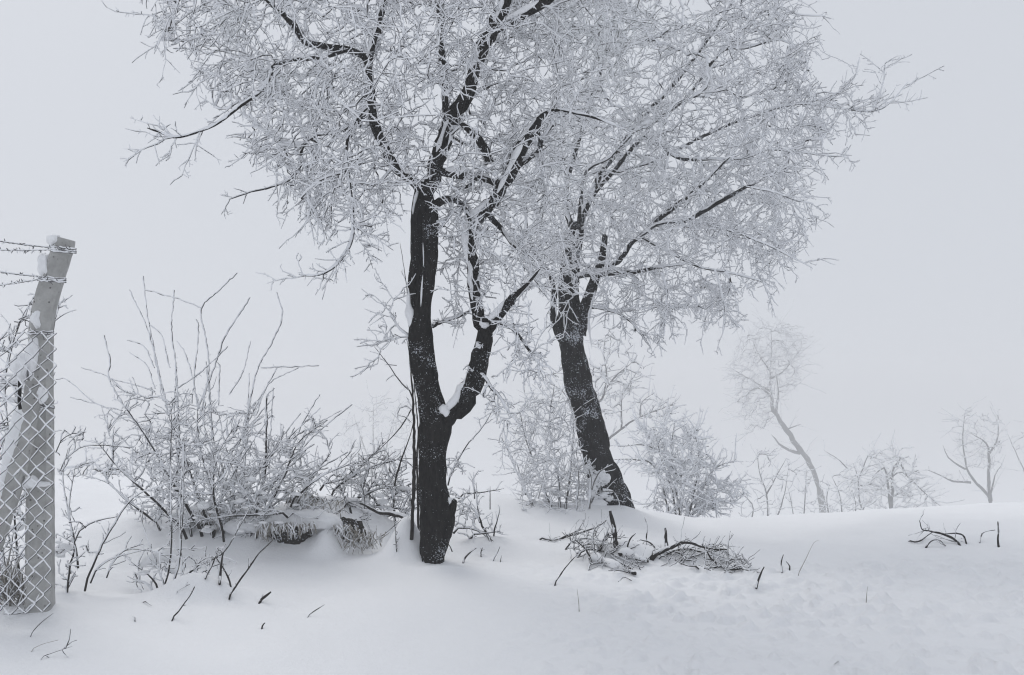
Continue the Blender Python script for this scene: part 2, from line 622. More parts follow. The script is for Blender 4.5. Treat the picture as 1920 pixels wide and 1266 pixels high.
def side_shoots(lines, per_m, lmin, lmax, K, rt, lean=.55, droop=0, jit=.12, upw=0.0):
    """short shoots standing off a set of polylines -> (N,K,3), (N,K)"""
    A, Tn = [], []
    for P, R in lines:
        seg = np.diff(P, axis=0)
        sl = np.linalg.norm(seg, axis=1)
        m = RNG.poisson(sl.sum() * per_m)
        if m == 0:
            continue
        c = np.concatenate([[0], np.cumsum(sl)])
        s = RNG.uniform(.08, 1, m) * c[-1]
        i = np.clip(np.searchsorted(c, s) - 1, 0, len(seg) - 1)
        f = ((s - c[i]) / (sl[i] + 1e-9))[:, None]
        A.append(P[i] + seg[i] * f)
        Tn.append(seg[i] / (sl[i][:, None] + 1e-9))
    if not A:
        return np.zeros((0, K, 3)), np.zeros((0, K))
    A = np.vstack(A); Tn = np.vstack(Tn)
    n = len(A)
    q = RNG.normal(0, 1, (n, 3))
    q -= np.einsum('ij,ij->i', q, Tn)[:, None] * Tn
    q = unit(q)
    d = unit(q + Tn * RNG.uniform(lean - .35, lean + .5, n)[:, None] + np.array([0, 0, upw]))
    L = lmin + (lmax - lmin) * RNG.uniform(0, 1, n) ** 1.7
    u = np.linspace(0, 1, K)
    bend = unit(RNG.normal(0, 1, (n, 3))) * .22
    P = A[:, None, :] + (d * L[:, None])[:, None, :] * u[None, :, None] + (bend * L[:, None])[:, None, :] * (u ** 2)[None, :, None]
    P[:, 1:] += RNG.normal(0, 1, (n, K - 1, 3)) * (jit * L / K)[:, None, None]
    P[:, :, 2] -= droop * L[:, None] * (u ** 2)[None]
    R = rt * (1 - .45 * u)[None] * RNG.uniform(.8, 1.2, n)[:, None]
    return P, R

def foliage(skel_lines, tw_per_m, tw_len, spur_per_m, spur_len, rt, droop=.1, upw=0.0, extra=None, second=0, lean=.75):
    """twigs on the branches, finer ones on those, spurs on all"""
    T = Twigs()
    for P, R in skel_lines:
        T.add(P, R)
    src = skel_lines if extra is None else skel_lines + extra
    P2, R2 = side_shoots(src, tw_per_m, tw_len[0], tw_len[1], 6 if second else 5, rt, lean, droop, upw=upw)
    T.bat.append((P2, R2, False))
    l2 = [(P2[i], R2[i]) for i in range(len(P2))]
    l3 = []
    if second:
        P4, R4 = side_shoots(l2, second, tw_len[0] * .6, tw_len[1] * .42, 4, rt * .85, lean, droop * .7, upw=upw)
        T.bat.append((P4, R4, False))
        l3 = [(P4[i], R4[i]) for i in range(len(P4))]
    P3, R3 = side_shoots(l2 + l3 + src, spur_per_m, spur_len[0], spur_len[1], 2, rt * .9, .5)
    T.bat.append((P3, R3, True))
    return T

# ------------------------------------------------------------------ the snow-covered ground
EXT = 1500.0
def multi(parts, far, growth):
    c = [parts[0][0]]
    for a, b, st in parts:
        c += list(np.linspace(a, b, int(round((b - a) / st)) + 1)[1:])
    lo, hi = [], []
    x, st = c[-1], parts[-1][2]
    while x < far:
        st *= growth; x += st; hi.append(min(x, far))
    x, st = c[0], parts[0][2]
    while x > -far:
        st *= growth; x -= st; lo.append(max(x, -far))
    return np.array(lo[::-1] + c + hi)
gx = multi([(-4.6, -.5, .042), (-.5, 4.0, .023), (4.0, 6.0, .05)], EXT, 1.22)
gy = multi([(3.8, 8.0, .022), (8.0, 11.8, .04)], EXT, 1.16)
GX, GY = np.meshgrid(gx, gy)
GZ = ground(GX, GY)
mb = MB()
idx = np.arange(GX.size).reshape(GX.shape)
mb.add(np.stack([GX, GY, GZ], -1), np.stack([idx[:-1, :-1], idx[:-1, 1:], idx[1:, 1:], idx[1:, :-1]], -1).reshape(-1, 4))
tag(mb.build('snow_ground', M['snow']), kind='structure')

def gz(p):
    return float(ground(p[0], p[1]))

# overhanging bank below the big shrub: dark soil lumps painting in the hollows' shade, snow shelf on top, dry grass hanging over the hollows
HOLLOWS = [(545, 996, 8.02, .20, .11, .10), (568, 946, 8.5, .17, .10, .085), (650, 1000, 8.1, .17, .12, .13), (415, 985, 8.4, .20, .10, .08)]
mb = MB()
for k, (px, py, D, sx, sy, sz) in enumerate(HOLLOWS):
    mb.blob(at(px, py, D + .12), (sx, sy, sz), 0, 5 + k, .3, 20, 12)
tag(mb.build('hollow_shade_lumps', M['hollow_shade']), kind='structure')
def drift(rows, D, seed, flat=.75):
    """a wind-packed roll of snow along a bank or round a stump"""
    P, R = traced(rows, D, .03)
    K = len(P)
    P = above(P, -.03)
    u = np.linspace(0, 1, K)
    R = R * np.clip(np.minimum(u, 1 - u) * 5, .12, 1) ** .55
    S = 26
    th = np.arange(S) * 2 * math.pi / S
    L = np.concatenate([[0], np.cumsum(np.linalg.norm(np.diff(P, axis=0), axis=1))])
    C = np.stack(np.broadcast_arrays(np.cos(th)[None, :] * .8, np.sin(th)[None, :] * .8, L[:, None] * 5 + seed * 11), -1)
    C2 = C * np.array([2.6, 2.6, 3.0])
    prof = 1 + .34 * fbm(C, 151, 3) + .10 * fbm(C2, 155, 2)
    m = MB()
    m.tube1(P, R, S, 0, False, prof)
    V = m.v[0]
    zc = np.repeat(P[:, 2], S)
    V[:, 2] = zc + (V[:, 2] - zc) * flat
    tag(m.build('snow_drift', M['snow']), kind='structure')
drift([(500, 978, 26), (530, 972, 36), (558, 974, 44), (590, 974, 48), (622, 978, 50, .02), (648, 988, 40, .05)], 8.12, 1, .62)
drift([(420, 990, 40), (450, 985, 46), (485, 986, 40), (505, 992, 26)], 8.2, 9, .6)
drift([(330, 975, 30), (380, 965, 40), (430, 962, 40), (470, 962, 30)], 8.45, 4)
drift([(262, 1062, 20), (285, 1050, 28), (310, 1040, 30), (330, 1052, 20)], 6.7, 5)
drift([(106, 1040, 24), (120, 1025, 26), (138, 1030, 18)], 6.7, 6)

mb = MB()
def blades(px0, px1, py0, py1, D, n, L=(.05, .14), hang=True):
    x = RNG.uniform(px0, px1, n); y = RNG.uniform(py0, py1, n)
    A = at(x, y, D + RNG.uniform(-.05, .06, n))
    l = RNG.uniform(L[0], L[1], n)
    d = np.stack([RNG.normal(0, .6, n), RNG.normal(-.3, .35, n), (-1.0 if hang else 1.0) * np.ones(n)], -1)
    d = unit(d) * l[:, None]
    u = np.array([0, .5, 1.0])
    P = A[:, None] + d[:, None] * u[None, :, None]
    P[:, 1, 2] += l * (.18 if hang else .0); P[:, 1, 1] -= l * .12
    R = np.array([.0030, .0035, .0012])[None] * RNG.uniform(.8, 1.7, n)[:, None]
    mb.tubes(P, R, 3, 0 if True else 1)
    k = RNG.uniform(0, 1, n) < .6
    mb.tubes(P[k] + np.array([-.002, -.004, .002]), R[k] * 1.15, 3, 1)
blades(490, 590, 978, 988, 7.93, 90, (.05, .13))
blades(540, 600, 918, 940, 8.40, 60, (.05, .11))
blades(622, 668, 982, 1000, 7.98, 60, (.04, .11))
blades(655, 700, 990, 1030, 7.95, 60, (.04, .10))
blades(560, 650, 925, 960, 8.35, 50, (.05, .11))
blades(480, 520, 980, 1000, 8.0, 40, (.05, .11))
blades(350, 480, 955, 985, 8.3, 60, (.05, .11))
blades(640, 720, 1005, 1030, 7.95, 70, (.05, .12), False)
blades(0, 50, 1090, 1150, 5.95, 110, (.10, .30), False)
tag(mb.build('dry_grass', [M['grass'], M['rime']]), 'frosted dry grass hanging over the hollows in the snow bank', 'grass', kind='stuff')

def px_clumps(poly, n, hd, s0, s1, bias=1.0):
    p = np.asarray(poly, float)
    lo, hi = p.min(0), p.max(0)
    r = []
    while len(r) < n:
        x = random.uniform(lo[0], hi[0]); y = hi[1] - (hi[1] - lo[1]) * random.random() ** bias
        if inside(poly, np.array([x]), np.array([y]))[0]:
            r.append((x, y, random.uniform(-hd, hd), random.uniform(s0, s1)))
    return r

# ------------------------------------------------------------------ tree maker
def make_tree(name, label, base, D, trunk, limbs, crowns, bark, twig_r, tw, seed, fill_seed_from=0, snow=(), trunk_sides=36, extra_lines=(), radii_ex=.38, coat=1.42,
              step=.07, cmin=.0045, limb_sides=12, rough=.19, grow_kw=None, cat='tree', twig_mats=None, limb_snow=.85, limb_k=1.06, bare=.08):
    root = thing(name, base, label, cat)
    sk = Skeleton()
    tP, tR = [], []
    b = MB()
    for k, rows in enumerate(trunk):
        P, R = traced(rows, D, step * .6)
        limb_mesh(b, P, R, trunk_sides, rough, 0, seed + k)
        sk.seed_nodes(P[int(len(P) * fill_seed_from):])
    b.build('trunk', bark, root)
    lines_extra = []
    for k, rows in enumerate(limbs):
        P, R = traced(rows, D, step * .7)
        R = R * limb_k
        w = RNG.normal(0, 1, P.shape) * (R * .10)[:, None]
        w[0] = 0
        P = P + w
        b = MB()
        R[-1] *= .5
        limb_mesh(b, P, R, limb_sides, rough, 0, seed + 20 + k)
        thin = sstep(.020, .011, R)                       # hoarfrost sits thick on thin wood, broken on stout limbs
        Lk = np.linspace(0, len(P) * step * .7, len(P))
        nz = fbm(np.stack([Lk * 7, 0 * Lk, 0 * Lk + k * 3.3 + seed], -1), 141, 3)
        cover = np.clip(bare + .85 * thin + 1.0 * nz, .05, 1.3)
        b.tube1(P + RIME * (R * .55 + .002)[:, None], (R * .72 + .0028) * cover, 7, 1)
        br = b.build('branch', [bark, M['rime']], root)
        if limb_snow and R.max() > .014:
            s = MB()
            snow_on(s, P, R, limb_snow * .75, .62, 8, seed + k, breakup=.5)
            s.build('snow_coat', M['snowpad'], br)
        sk.seed_nodes(P)
        lines_extra.append((P[len(P) // 4:], R[len(P) // 4:]))
    gk = dict(beta=1.5, step=step, wob=.30, droop=.05)
    gk.update(grow_kw or {})
    for c in crowns:
        sk.grow(c, **gk)
    rad = sk.radii(twig_r, radii_ex)
    lines = [(sk.polys[i][0], np.maximum(rad[i] * np.linspace(1, .8, len(rad[i])), twig_r * .8)) for i in range(len(rad))]
    for rows in extra_lines:
        P, R = traced(rows, D, step * .7)
        lines.append((P, R))
    T = foliage(lines, tw[0], tw[1], tw[2], tw[3], twig_r, tw[4] if len(tw) > 4 else .1, extra=lines_extra, second=tw[5], lean=.72)
    m = MB()
    T.emit(m, coat, cmin=cmin)
    cr = m.build('crown', twig_mats or [M['twigbark'], M['rime']], root)
    cr['kind'] = 'stuff'
    for j, spec in enumerate(snow):
        s = MB()
        if spec[0] == 'line':
            P, R = traced(spec[1], D + spec[2], .03)
            K = len(P)
            env = np.clip(np.minimum(np.linspace(0, 1, K), np.linspace(1, 0, K)) * 6, .1, 1) ** .6
            L = np.linspace(0, 1, K) * K * .03
            nz = 1 + .35 * fbm(np.stack([L * 12, 0 * L, 0 * L + j], -1), 91, 3)
            s.tube1(P, R * env * nz, 10, 0)
        elif spec[0] == 'scatter':
            for q, (px, py, _d, z_) in enumerate(px_clumps(spec[1], spec[2], 0, spec[4], spec[5], 1.2)):
                s.blob(at(px, py, D + spec[3]), (z_, z_ * .45, z_ * random.uniform(.6, 1.1)), 0, q * 2.3, .45, 10, 7)
        else:
            _, px, py, Y, sx, sy, sz = spec
            s.blob(at(px, py, D + Y), (sx, sy, sz), 0, j + seed, .3, 18, 12)
        o = s.build('snow_pad', M['snowpad'], root)
        if spec[0] == 'scatter':
            o['kind'] = 'stuff'
    return root

# ------------------------------------------------------------------ front tree (forked, near-black bark)
D1 = 7.72
base1 = hit(812, 1043)
front_trunk = [
    # bole and left stem, running on into the right one of the twin uprights
    [(812, 1080, 44, 0), (811, 1046, 42, 0), (815, 1012, 52, 0), (819, 975, 61, 0), (813, 930, 50, 0), (811, 880, 46, 0), (813, 840, 47, 0), (816, 805, 53, 0), (812, 778, 48, 0),
     (805, 745, 45, -.02), (797, 707, 42, -.03), (790, 660, 43, -.04), (787, 622, 41, -.05), (791, 584, 32, -.07), (799, 540, 29, -.08), (805, 490, 27, -.08), (807, 440, 30, -.08), (806, 405, 30, -.06), (797, 365, 27, -.04), (800, 345, 20, 0)],
    # the left of the twin uprights
    [(786, 640, 30, 0), (779, 590, 28, .02), (779, 540, 29, .03), (784, 490, 30, .04), (784, 440, 29, .04), (786, 395, 28, .03), (790, 362, 23, .02), (794, 340, 16, 0)],
    # stub on the right of the foot
    [(836, 975, 26, -.02), (845, 955, 20, -.05), (853, 938, 7, -.08)],
]
front_limbs = [
    [(822, 800, 34, 0), (840, 784, 36, -.02), (866, 757, 33, -.06), (887, 717, 31, -.12), (902, 672, 30, -.16), (910, 632, 28, -.2), (914, 612, 24, -.2)],                       # right stem
    [(909, 625, 22, -0.12), (897, 592, 21, -0.08), (890, 555, 20, -0.05), (888, 518, 20, -0.03), (884, 477, 20, -0.03), (881, 442, 22, -0.06), (888, 418, 25, -0.09), (903, 400, 26, -0.12), (927, 376, 22, -0.15), (945, 345, 23, -0.18),
     (967, 305, 23, -0.21), (989, 261, 21, -0.24), (1006, 232, 18, -0.27), (1022, 213, 9, -0.30), (1050, 206, 7, -0.30), (1082, 212, 6, -0.33), (1120, 222, 4.5, -0.33), (1160, 238, 3, -0.36)],
    [(912, 626, 21, -.2), (932, 595, 19, -.28), (955, 566, 16, -.36), (970, 550, 9, -.42), (990, 530, 6, -.5), (1012, 505, 4, -.6)],
    [(797, 362, 24, 0.00), (812, 336, 26, -0.06), (821, 300, 28, -0.12), (831, 265, 28, -0.18), (848, 225, 27, -0.24), (866, 195, 25, -0.30), (880, 168, 23, -0.33), (888, 137, 22, -0.36), (898, 106, 23, -0.39), (914, 71, 26, -0.42),
     (931, 40, 24, -0.45), (945, 9, 21, -0.48), (952, -30, 17, -0.51), (965, -120, 12, -0.48), (975, -200, 6, -0.48)],                                                                        # main leader
    [(921, 55, 18, -0.43), (945, 46, 18, -0.45), (990, 21, 17, -0.48), (1028, -2, 15, -0.51), (1080, -50, 10, -0.54), (1130, -110, 6, -0.54)],
    [(793, 362, 20, 0), (775, 341, 19, -.06), (757, 330, 17, -.12), (742, 314, 18, -.18), (724, 283, 18, -.25), (707, 247, 17, -.32), (697, 205, 16, -.36), (693, 168, 17, -.4), (690, 133, 14, -.42), (700, 80, 11, -.4), (720, 0, 9, -.3), (735, -110, 5, -.2)],
    [(692, 150, 11, -.4), (685, 110, 11, -.5), (650, 93, 12, -.6), (610, 88, 11, -.7), (575, 80, 12, -.8), (556, 54, 12, -.85), (537, 32, 9, -.9), (500, 0, 6, -1.0), (450, -50, 4, -1.1)],
    [(832, 262, 12, -0.18), (836, 215, 12, -0.30), (834, 170, 11, -0.36), (827, 80, 13, -0.39), (824, 0, 15, -0.42), (818, -110, 8, -0.42)],
    [(919, 305, 14, -.1), (910, 285, 15, -.15), (897, 260, 14, -.2), (880, 243, 12, -.3), (862, 232, 8, -.4)],
    [(815, 322, 13, -.15), (850, 325, 16, -.12), (880, 328, 15, -.1), (912, 336, 12, -.1), (945, 352, 9, -.1)],
    [(812, 392, 13, -.1), (822, 378, 15, -.15), (845, 373, 12, -.2), (862, 380, 10, -.25), (878, 402, 8, -.3), (884, 430, 5, -.3)],
    [(912, 398, 12, .2), (922, 408, 11, .15), (941, 430, 10, .05), (964, 460, 8, -.1), (990, 480, 5, -.25)],
    [(845, 350, 5, .3), (870, 352, 6, .2), (890, 340, 6, .1), (910, 326, 5, .0)],
    [(945, 346, 8, .36), (960, 325, 8, .2), (985, 302, 9, .1), (1008, 285, 9, .0), (1014, 262, 8, -.1), (1004, 240, 5, -.2)],
    [(660, 92, 6, -.6), (600, 108, 7, -.8), (520, 118, 8, -1.0), (508, 140, 7, -1.05), (490, 170, 6, -1.1), (452, 198, 6, -1.15), (410, 230, 5, -1.2), (370, 248, 4, -1.25), (330, 258, 4, -1.3), (305, 250, 3, -1.3), (276, 240, 2.5, -1.3)],
    [(690, 200, 5, -.36), (666, 226, 6, -.6), (652, 260, 5, -.7), (650, 300, 5, -.8), (658, 360, 5, -.85), (662, 420, 5, -.9), (658, 455, 5, -.9), (640, 487, 5, -.95), (612, 510, 4, -1.0), (585, 517, 3, -1.0), (560, 515, 2, -1.0)],
    [(697, 210, 5, -.34), (640, 245, 6, -.2), (590, 255, 6, -.1), (566, 280, 5, 0), (564, 310, 5, .05), (545, 335, 5, .1), (505, 352, 4, .15), (470, 360, 3, .2), (430, 374, 2.4, .2)],
    [(905, 600, 7, -.3), (935, 604, 7, -.4), (955, 612, 6, -.45), (975, 632, 5, -.5), (990, 655, 4, -.5), (1015, 685, 3, -.5), (1032, 688, 2, -.5)],
    [(893, 700, 7, -.2), (908, 705, 7, -.3), (918, 722, 6, -.35), (938, 745, 5, -.4), (950, 768, 3, -.4), (968, 790, 2, -.4)],
    [(812, 612, 6, -.1), (830, 603, 6, .1), (855, 596, 5, .2), (880, 583, 4, .2)],
]
PA = [(282, -60), (290, 20), (330, 95), (360, 135), (395, 165), (440, 215), (470, 270), (500, 300), (520, 350), (575, 415), (640, 425), (690, 405), (735, 350), (775, 335), (850, 335), (900, 300), (960, -40), (940, -160), (700, -210), (420, -180)]
PB = [(835, 345), (900, 300), (1040, 200), (1080, 400), (1040, 520), (960, 560), (905, 560), (850, 520), (825, 430)]
PC = [(900, 300), (960, -40), (1000, -180), (1250, -180), (1210, 0), (1120, 200), (1000, 320)]
PD1 = [(935, 600), (1000, 610), (1040, 690), (980, 715), (945, 660)]
PD2 = [(905, 700), (950, 720), (970, 790), (925, 800), (900, 750)]
PE = [(700, 560), (755, 530), (765, 680), (705, 690)]
PF = [(825, 470), (880, 450), (870, 620), (812, 610)]
PG = [(560, 400), (700, 400), (690, 470), (640, 440), (590, 440)]
crown1 = [sample(PA, 1280, 7.6, 1.5, 150, .24, .016, 1, .12), sample(PB, 190, 7.7, .8, 100, .34, .016, 2), sample(PC, 380, 7.9, 1.3, 150, .26, .016, 3),
          sample(PD1, 34, 7.25, .35, 60), sample(PD2, 22, 7.35, .3, 60), sample(PE, 14, 7.75, .3, 40), sample(PF, 22, 7.9, .3, 40), sample(PG, 16, 6.9, .3, 60)]
make_tree('frosted_tree', 'forked near-black tree in front with hoarfrosted twigs and snow in its crotch', base1, D1, front_trunk, front_limbs, crown1, M['bark'], .0034,
          (10, (.08, .40), 15, (.012, .042), .06, 11), 1, .35, cmin=.0040,
          snow=[('line', [(826, 772, 15, 0), (838, 765, 18, 0), (856, 745, 15, 0), (872, 718, 12, 0), (884, 690, 10, 0), (892, 660, 8, 0), (898, 640, 6, 0)], -.12),
                ('blob', 833, 769, -.13, .045, .05, .045), ('blob', 909, 605, -.26, .042, .05, .042), ('line', [(916, 600, 12, 0), (932, 583, 12, 0), (948, 562, 8, 0)], -.36),
                ('line', [(772, 620, 10, 0), (769, 595, 18, 0), (766, 570, 9, 0), (766, 540, 4, 0)], -.10), ('line', [(789, 575, 2, 0), (790, 555, 4, 0), (791, 535, 2.5, 0), (793, 515, 1.5, 0)], -.16), ('line', [(794, 500, 2, 0), (794, 480, 3.5, 0), (793, 455, 2, 0)], -.15),
                ('line', [(774, 402, 3, 0), (775, 390, 5, 0), (780, 368, 6, 0), (785, 356, 5, 0)], -.06), ('line', [(878, 500, 6, 0), (873, 470, 8, 0), (872, 440, 12, 0), (880, 412, 15, 0), (894, 395, 14, 0), (906, 384, 8, 0)], -.26),
                ('line', [(932, 362, 8, 0), (944, 338, 10, 0), (958, 308, 10, 0), (972, 280, 9, 0), (984, 258, 6, 0)], -.32),
                ('line', [(835, 318, 8, 0), (860, 317, 10, 0), (885, 320, 8, 0)], -.2), ('line', [(925, 40, 6, 0), (938, 12, 8, 0), (944, -10, 6, 0)], -.56),
                ('line', [(945, 38, 6, 0), (975, 22, 9, 0), (1010, 2, 7, 0)], -.58), ('line', [(848, 205, 6, 0), (836, 232, 9, 0), (826, 262, 9, 0), (818, 285, 6, 0)], -.28),
                ('line', [(770, 325, 8, 0), (757, 318, 10, 0), (746, 303, 6, 0)], -.25),
                 ('blob', 845, 945, -.05, .03, .03, .05), ])

# ------------------------------------------------------------------ rear tree (leaning, broad crown)
D2 = 10.75
base2 = hit(1150, 945)
rear_trunk = [[(1168, 990, 62, 0), (1152, 945, 60, 0), (1134, 900, 57, 0), (1119, 859, 55, 0), (1110, 812, 52, 0), (1098, 764, 51, 0), (1085, 717, 51, 0), (1076, 670, 46, 0), (1070, 632, 44, 0), (1068, 598, 42, 0), (1066, 560, 38, 0), (1068, 515, 36, 0), (1074, 470, 28, 0), (1085, 420, 20, .1)],
              [(1082, 625, 30, -.05), (1092, 590, 25, -.1), (1104, 558, 22, -.15), (1114, 528, 18, -.2), (1128, 490, 14, -.25), (1135, 440, 9, -.3)],
              [(1058, 640, 20, -.03), (1044, 610, 17, -.08), (1037, 585, 13, -.1), (1040, 550, 10, -.15), (1030, 510, 6, -.2)]]
rear_limbs = [
    [(1075, 518, 14, -.1), (1110, 515, 13, -.3), (1150, 512, 13, -.45), (1190, 510, 11, -.6), (1240, 500, 7, -.8), (1290, 495, 4, -1.0)],
    [(1120, 508, 12, -.2), (1160, 490, 12, -.5), (1185, 455, 11, -.7), (1219, 427, 11, -.9), (1255, 395, 11, -1.0), (1292, 367, 10, -1.1), (1323, 339, 8, -1.2), (1350, 312, 6, -1.3), (1378, 285, 4, -1.4)],
    [(1195, 450, 8, -.75), (1225, 425, 8, -1.1), (1252, 416, 9, -1.3), (1285, 415, 10, -1.45), (1325, 392, 10, -1.55), (1365, 370, 10, -1.6), (1400, 350, 8, -1.7), (1430, 338, 4, -1.8), (1480, 310, 3, -1.9)],
    [(1085, 430, 12, .3), (1110, 370, 11, .3), (1160, 310, 10, .1), (1200, 262, 11, -.4), (1216, 258, 12, -.45), (1240, 272, 12, -.5), (1276, 297, 10, -.6), (1334, 298, 7, -.7), (1392, 297, 5, -.8), (1440, 280, 4, -.9)],
    [(1085, 440, 12, .1), (1088, 386, 9, -.6), (1094, 334, 8, -1.0), (1110, 312, 7, -1.1), (1141, 297, 6, -1.2), (1193, 245, 6, -1.3), (1215, 230, 6, -1.3), (1250, 222, 5, -1.4), (1265, 195, 5, -1.4), (1300, 182, 4, -1.4)],
    [(1080, 450, 18, .3), (1060, 380, 15, .6), (1075, 290, 15, .5), (1110, 180, 13, .6), (1140, 80, 11, .5), (1160, -40, 9, .4), (1175, -180, 5, .3)],
    [(1080, 440, 16, .4), (1120, 340, 14, .8), (1190, 240, 11, 1.1), (1270, 150, 11, 1.1), (1330, 70, 9, 1.2), (1390, -30, 6, 1.2), (1420, -140, 4, 1.2)],
    [(1130, 330, 9, .6), (1230, 300, 8, .6), (1330, 250, 7, .4), (1420, 215, 6, .2), (1475, 198, 6, -.1), (1530, 196, 5, -.1), (1585, 205, 4, -.1), (1640, 208, 3.5, -.1), (1672, 190, 3, -.1), (1702, 155, 2.4, -.1)],
    [(1200, 235, 9, .8), (1280, 190, 8, .6), (1350, 100, 7, .5), (1400, 90, 6, .5), (1460, 75, 5, .4), (1500, 95, 4, .4), (1515, 120, 3, .4)],
    [(1350, 95, 6, .5), (1410, 40, 6, .7), (1450, 15, 5, .8), (1500, 28, 4, .8), (1545, 30, 2.5, .8)],
    [(1065, 540, 9, .1), (1020, 500, 9, .3), (990, 440, 8, .5), (985, 380, 6, .6), (970, 330, 4, .7)],
    [(1195, 440, 7, -.75), (1250, 470, 7, -.9), (1310, 500, 6, -1.0), (1360, 510, 5, -1.1), (1420, 525, 4, -1.2), (1445, 540, 2.4, -1.2)],
    [(1290, 415, 6, -1.4), (1360, 430, 6, -1.2), (1430, 455, 5, -1.1), (1480, 480, 4, -1.0), (1522, 502, 2.4, -1.0)],
    [(1105, 575, 9, -.2), (1135, 580, 8, -.4), (1165, 590, 6, -.5), (1190, 610, 5, -.55), (1208, 635, 4, -.6), (1222, 655, 2.4, -.6)],
    [(1400, 350, 5, -1.7), (1450, 360, 4, -1.5), (1490, 375, 3, -1.4), (1525, 382, 2, -1.4)],
    [(1440, 280, 5, -.9), (1500, 285, 4, -.7), (1560, 293, 3, -.6), (1592, 293, 2, -.6)],
    [(1480, 196, 4, -.1), (1560, 180, 4, .1), (1600, 150, 3, .1), (1612, 108, 2.2, .1)],
    [(1600, 205, 3.5, -.1), (1640, 190, 3, .0), (1655, 160, 3, .0), (1660, 122, 2.2, .0)],
    [(1240, 510, 5, -.8), (1250, 545, 5, -.7), (1248, 590, 4, -.7), (1245, 630, 2.4, -.7)],
    [(1340, 505, 5, -1.1), (1352, 545, 4, -1.1), (1358, 590, 3, -1.1), (1355, 625, 2.2, -1.1)],
]
QA = [(985, -190), (1300, -220), (1450, -80), (1485, 0), (1500, 60), (1520, 110), (1490, 170), (1570, 185), (1590, 215), (1540, 260), (1545, 310), (1480, 350), (1500, 400), (1495, 470), (1430, 530), (1385, 575), (1290, 590), (1200, 545), (1110, 560), (1035, 555), (970, 480), (945, 380), (955, 200)]
QH = [(1110, 555), (1180, 560), (1215, 645), (1150, 610)]
QI = [(1215, 560), (1280, 560), (1275, 610), (1235, 612)]
QK = [(1480, 150), (1600, 170), (1670, 180), (1640, 215), (1560, 215)]
QR = [(1000, 600), (1040, 590), (1055, 690), (1020, 690)]
crown2 = [sample(QA, 1500, 10.7, 2.0, 200, .30, .014, 4, .10), sample(QH, 26, 10.2, .3, 40), sample(QI, 18, 10.0, .5, 40), sample(QK, 22, 10.6, .4, 40)]
make_tree('frosted_tree', 'thick leaning grey-barked tree behind with broad hoarfrosted crown on the right', base2, D2, rear_trunk, rear_limbs, crown2, M['bark2'], .0040,
          (9.5, (.10, .46), 11, (.014, .05), .05, 10), 7, .45, cmin=.0048, limb_k=.74, bare=.6,
          snow=[('line', [(1090, 508, 6, 0), (1130, 506, 7, 0), (1180, 503, 6, 0)], -.45), ('scatter', [(1104, 880), (1128, 872), (1140, 900), (1150, 938), (1108, 945)], 46, -.155, .018, .055), ('blob', 1100, 946, -.2, .22, .10, .05),
                ('line', [(1110, 655, 3, 0), (1104, 600, 5, 0), (1116, 545, 5, 0)], -.4)])

# ------------------------------------------------------------------ shrubs and saplings
def shrub(name, label, cat, basepx, D, stems, polys, twig_r, tw, snowy=0, group=None, mats=None, step=.06, cmin=.0042, wob=.35, shoots=(), clumps=(), beta=.7, limb_snow=True, base=None, coat=1.25, extra=True, stem_k=.62, ex_=.34, rag=.22):
    """stems: traced woody stems, shoots: long bare rods, polys: (outline, n, half depth) of twiggy mass"""
    b0 = hit(*basepx) if base is None else base
    root = thing(name, b0, label, cat, group)
    sk = Skeleton(40000)
    bm = mats or [M['twigbark'], M['rime']]
    ex = []
    for k, rows in enumerate(stems):
        P, R = traced(rows, D, step * .7)
        R *= stem_k
        if D < 13:
            P = above(P, .004)
            P[0, 2] -= .05
        P[1:-1] += RNG.normal(0, 1, P[1:-1].shape) * (R[1:-1] * .2)[:, None]
        R = R * np.linspace(1.1, .55, len(R)); R[-1] *= .4
        b = MB()
        limb_mesh(b, P, R, 7, .1, 0, k)
        if limb_snow:
            snow_on(b, P, np.maximum(R, .0035), 1.15, .75, 6, k, mat=1, breakup=.25)
        b.build('stem', bm, root)
        sk.seed_nodes(P)
        ex.append((P, R))
    for k, rows in enumerate(shoots):
        P, R = traced(rows, D, .03)
        R *= .42
        P[1:-1] += RNG.normal(0, .0022 * D / 7, P[1:-1].shape)
        T = Twigs()
        T.add(P, R)
        P3, R3 = side_shoots([(P[:max(3, len(P) // 2)], R)], 14, .010, .035, 2, twig_r * .7)
        T.bat.append((P3, R3, True))
        b = MB()
        T.emit(b, 1.15, cmin=cmin)
        b.build('shoot', bm, root)
    for poly, n, hd in polys:
        tg = sample(poly, n, D, hd, 80, rag=rag)
        if D < 13:
            tg = above(tg)
        sk.grow(tg, beta=beta, step=step, wob=wob, droop=0)
    if sk.polys:
        rad = sk.radii(twig_r, ex_)
        lines = [(sk.polys[i][0], rad[i]) for i in range(len(rad))]
        T = foliage(lines, tw[0], tw[1], tw[2], tw[3], twig_r, .0, .25, extra=ex if extra else None)
        m = MB()
        T.emit(m, coat, cmin=cmin)
        o = m.build('twigs', bm, root)
        o['kind'] = 'stuff'
    if clumps:
        m = MB()
        for k, (px, py, dy, s) in enumerate(clumps):
            m.blob(above(at(px, py, D + dy)[None])[0], (s * random.uniform(.8, 1.5), s * random.uniform(.7, 1.2), s * random.uniform(.3, .55)), 0, k * 3.1, .4, 12, 8)
        o = m.build('snow_clumps', M['snowpad'], root)
        o['kind'] = 'stuff'
    return root

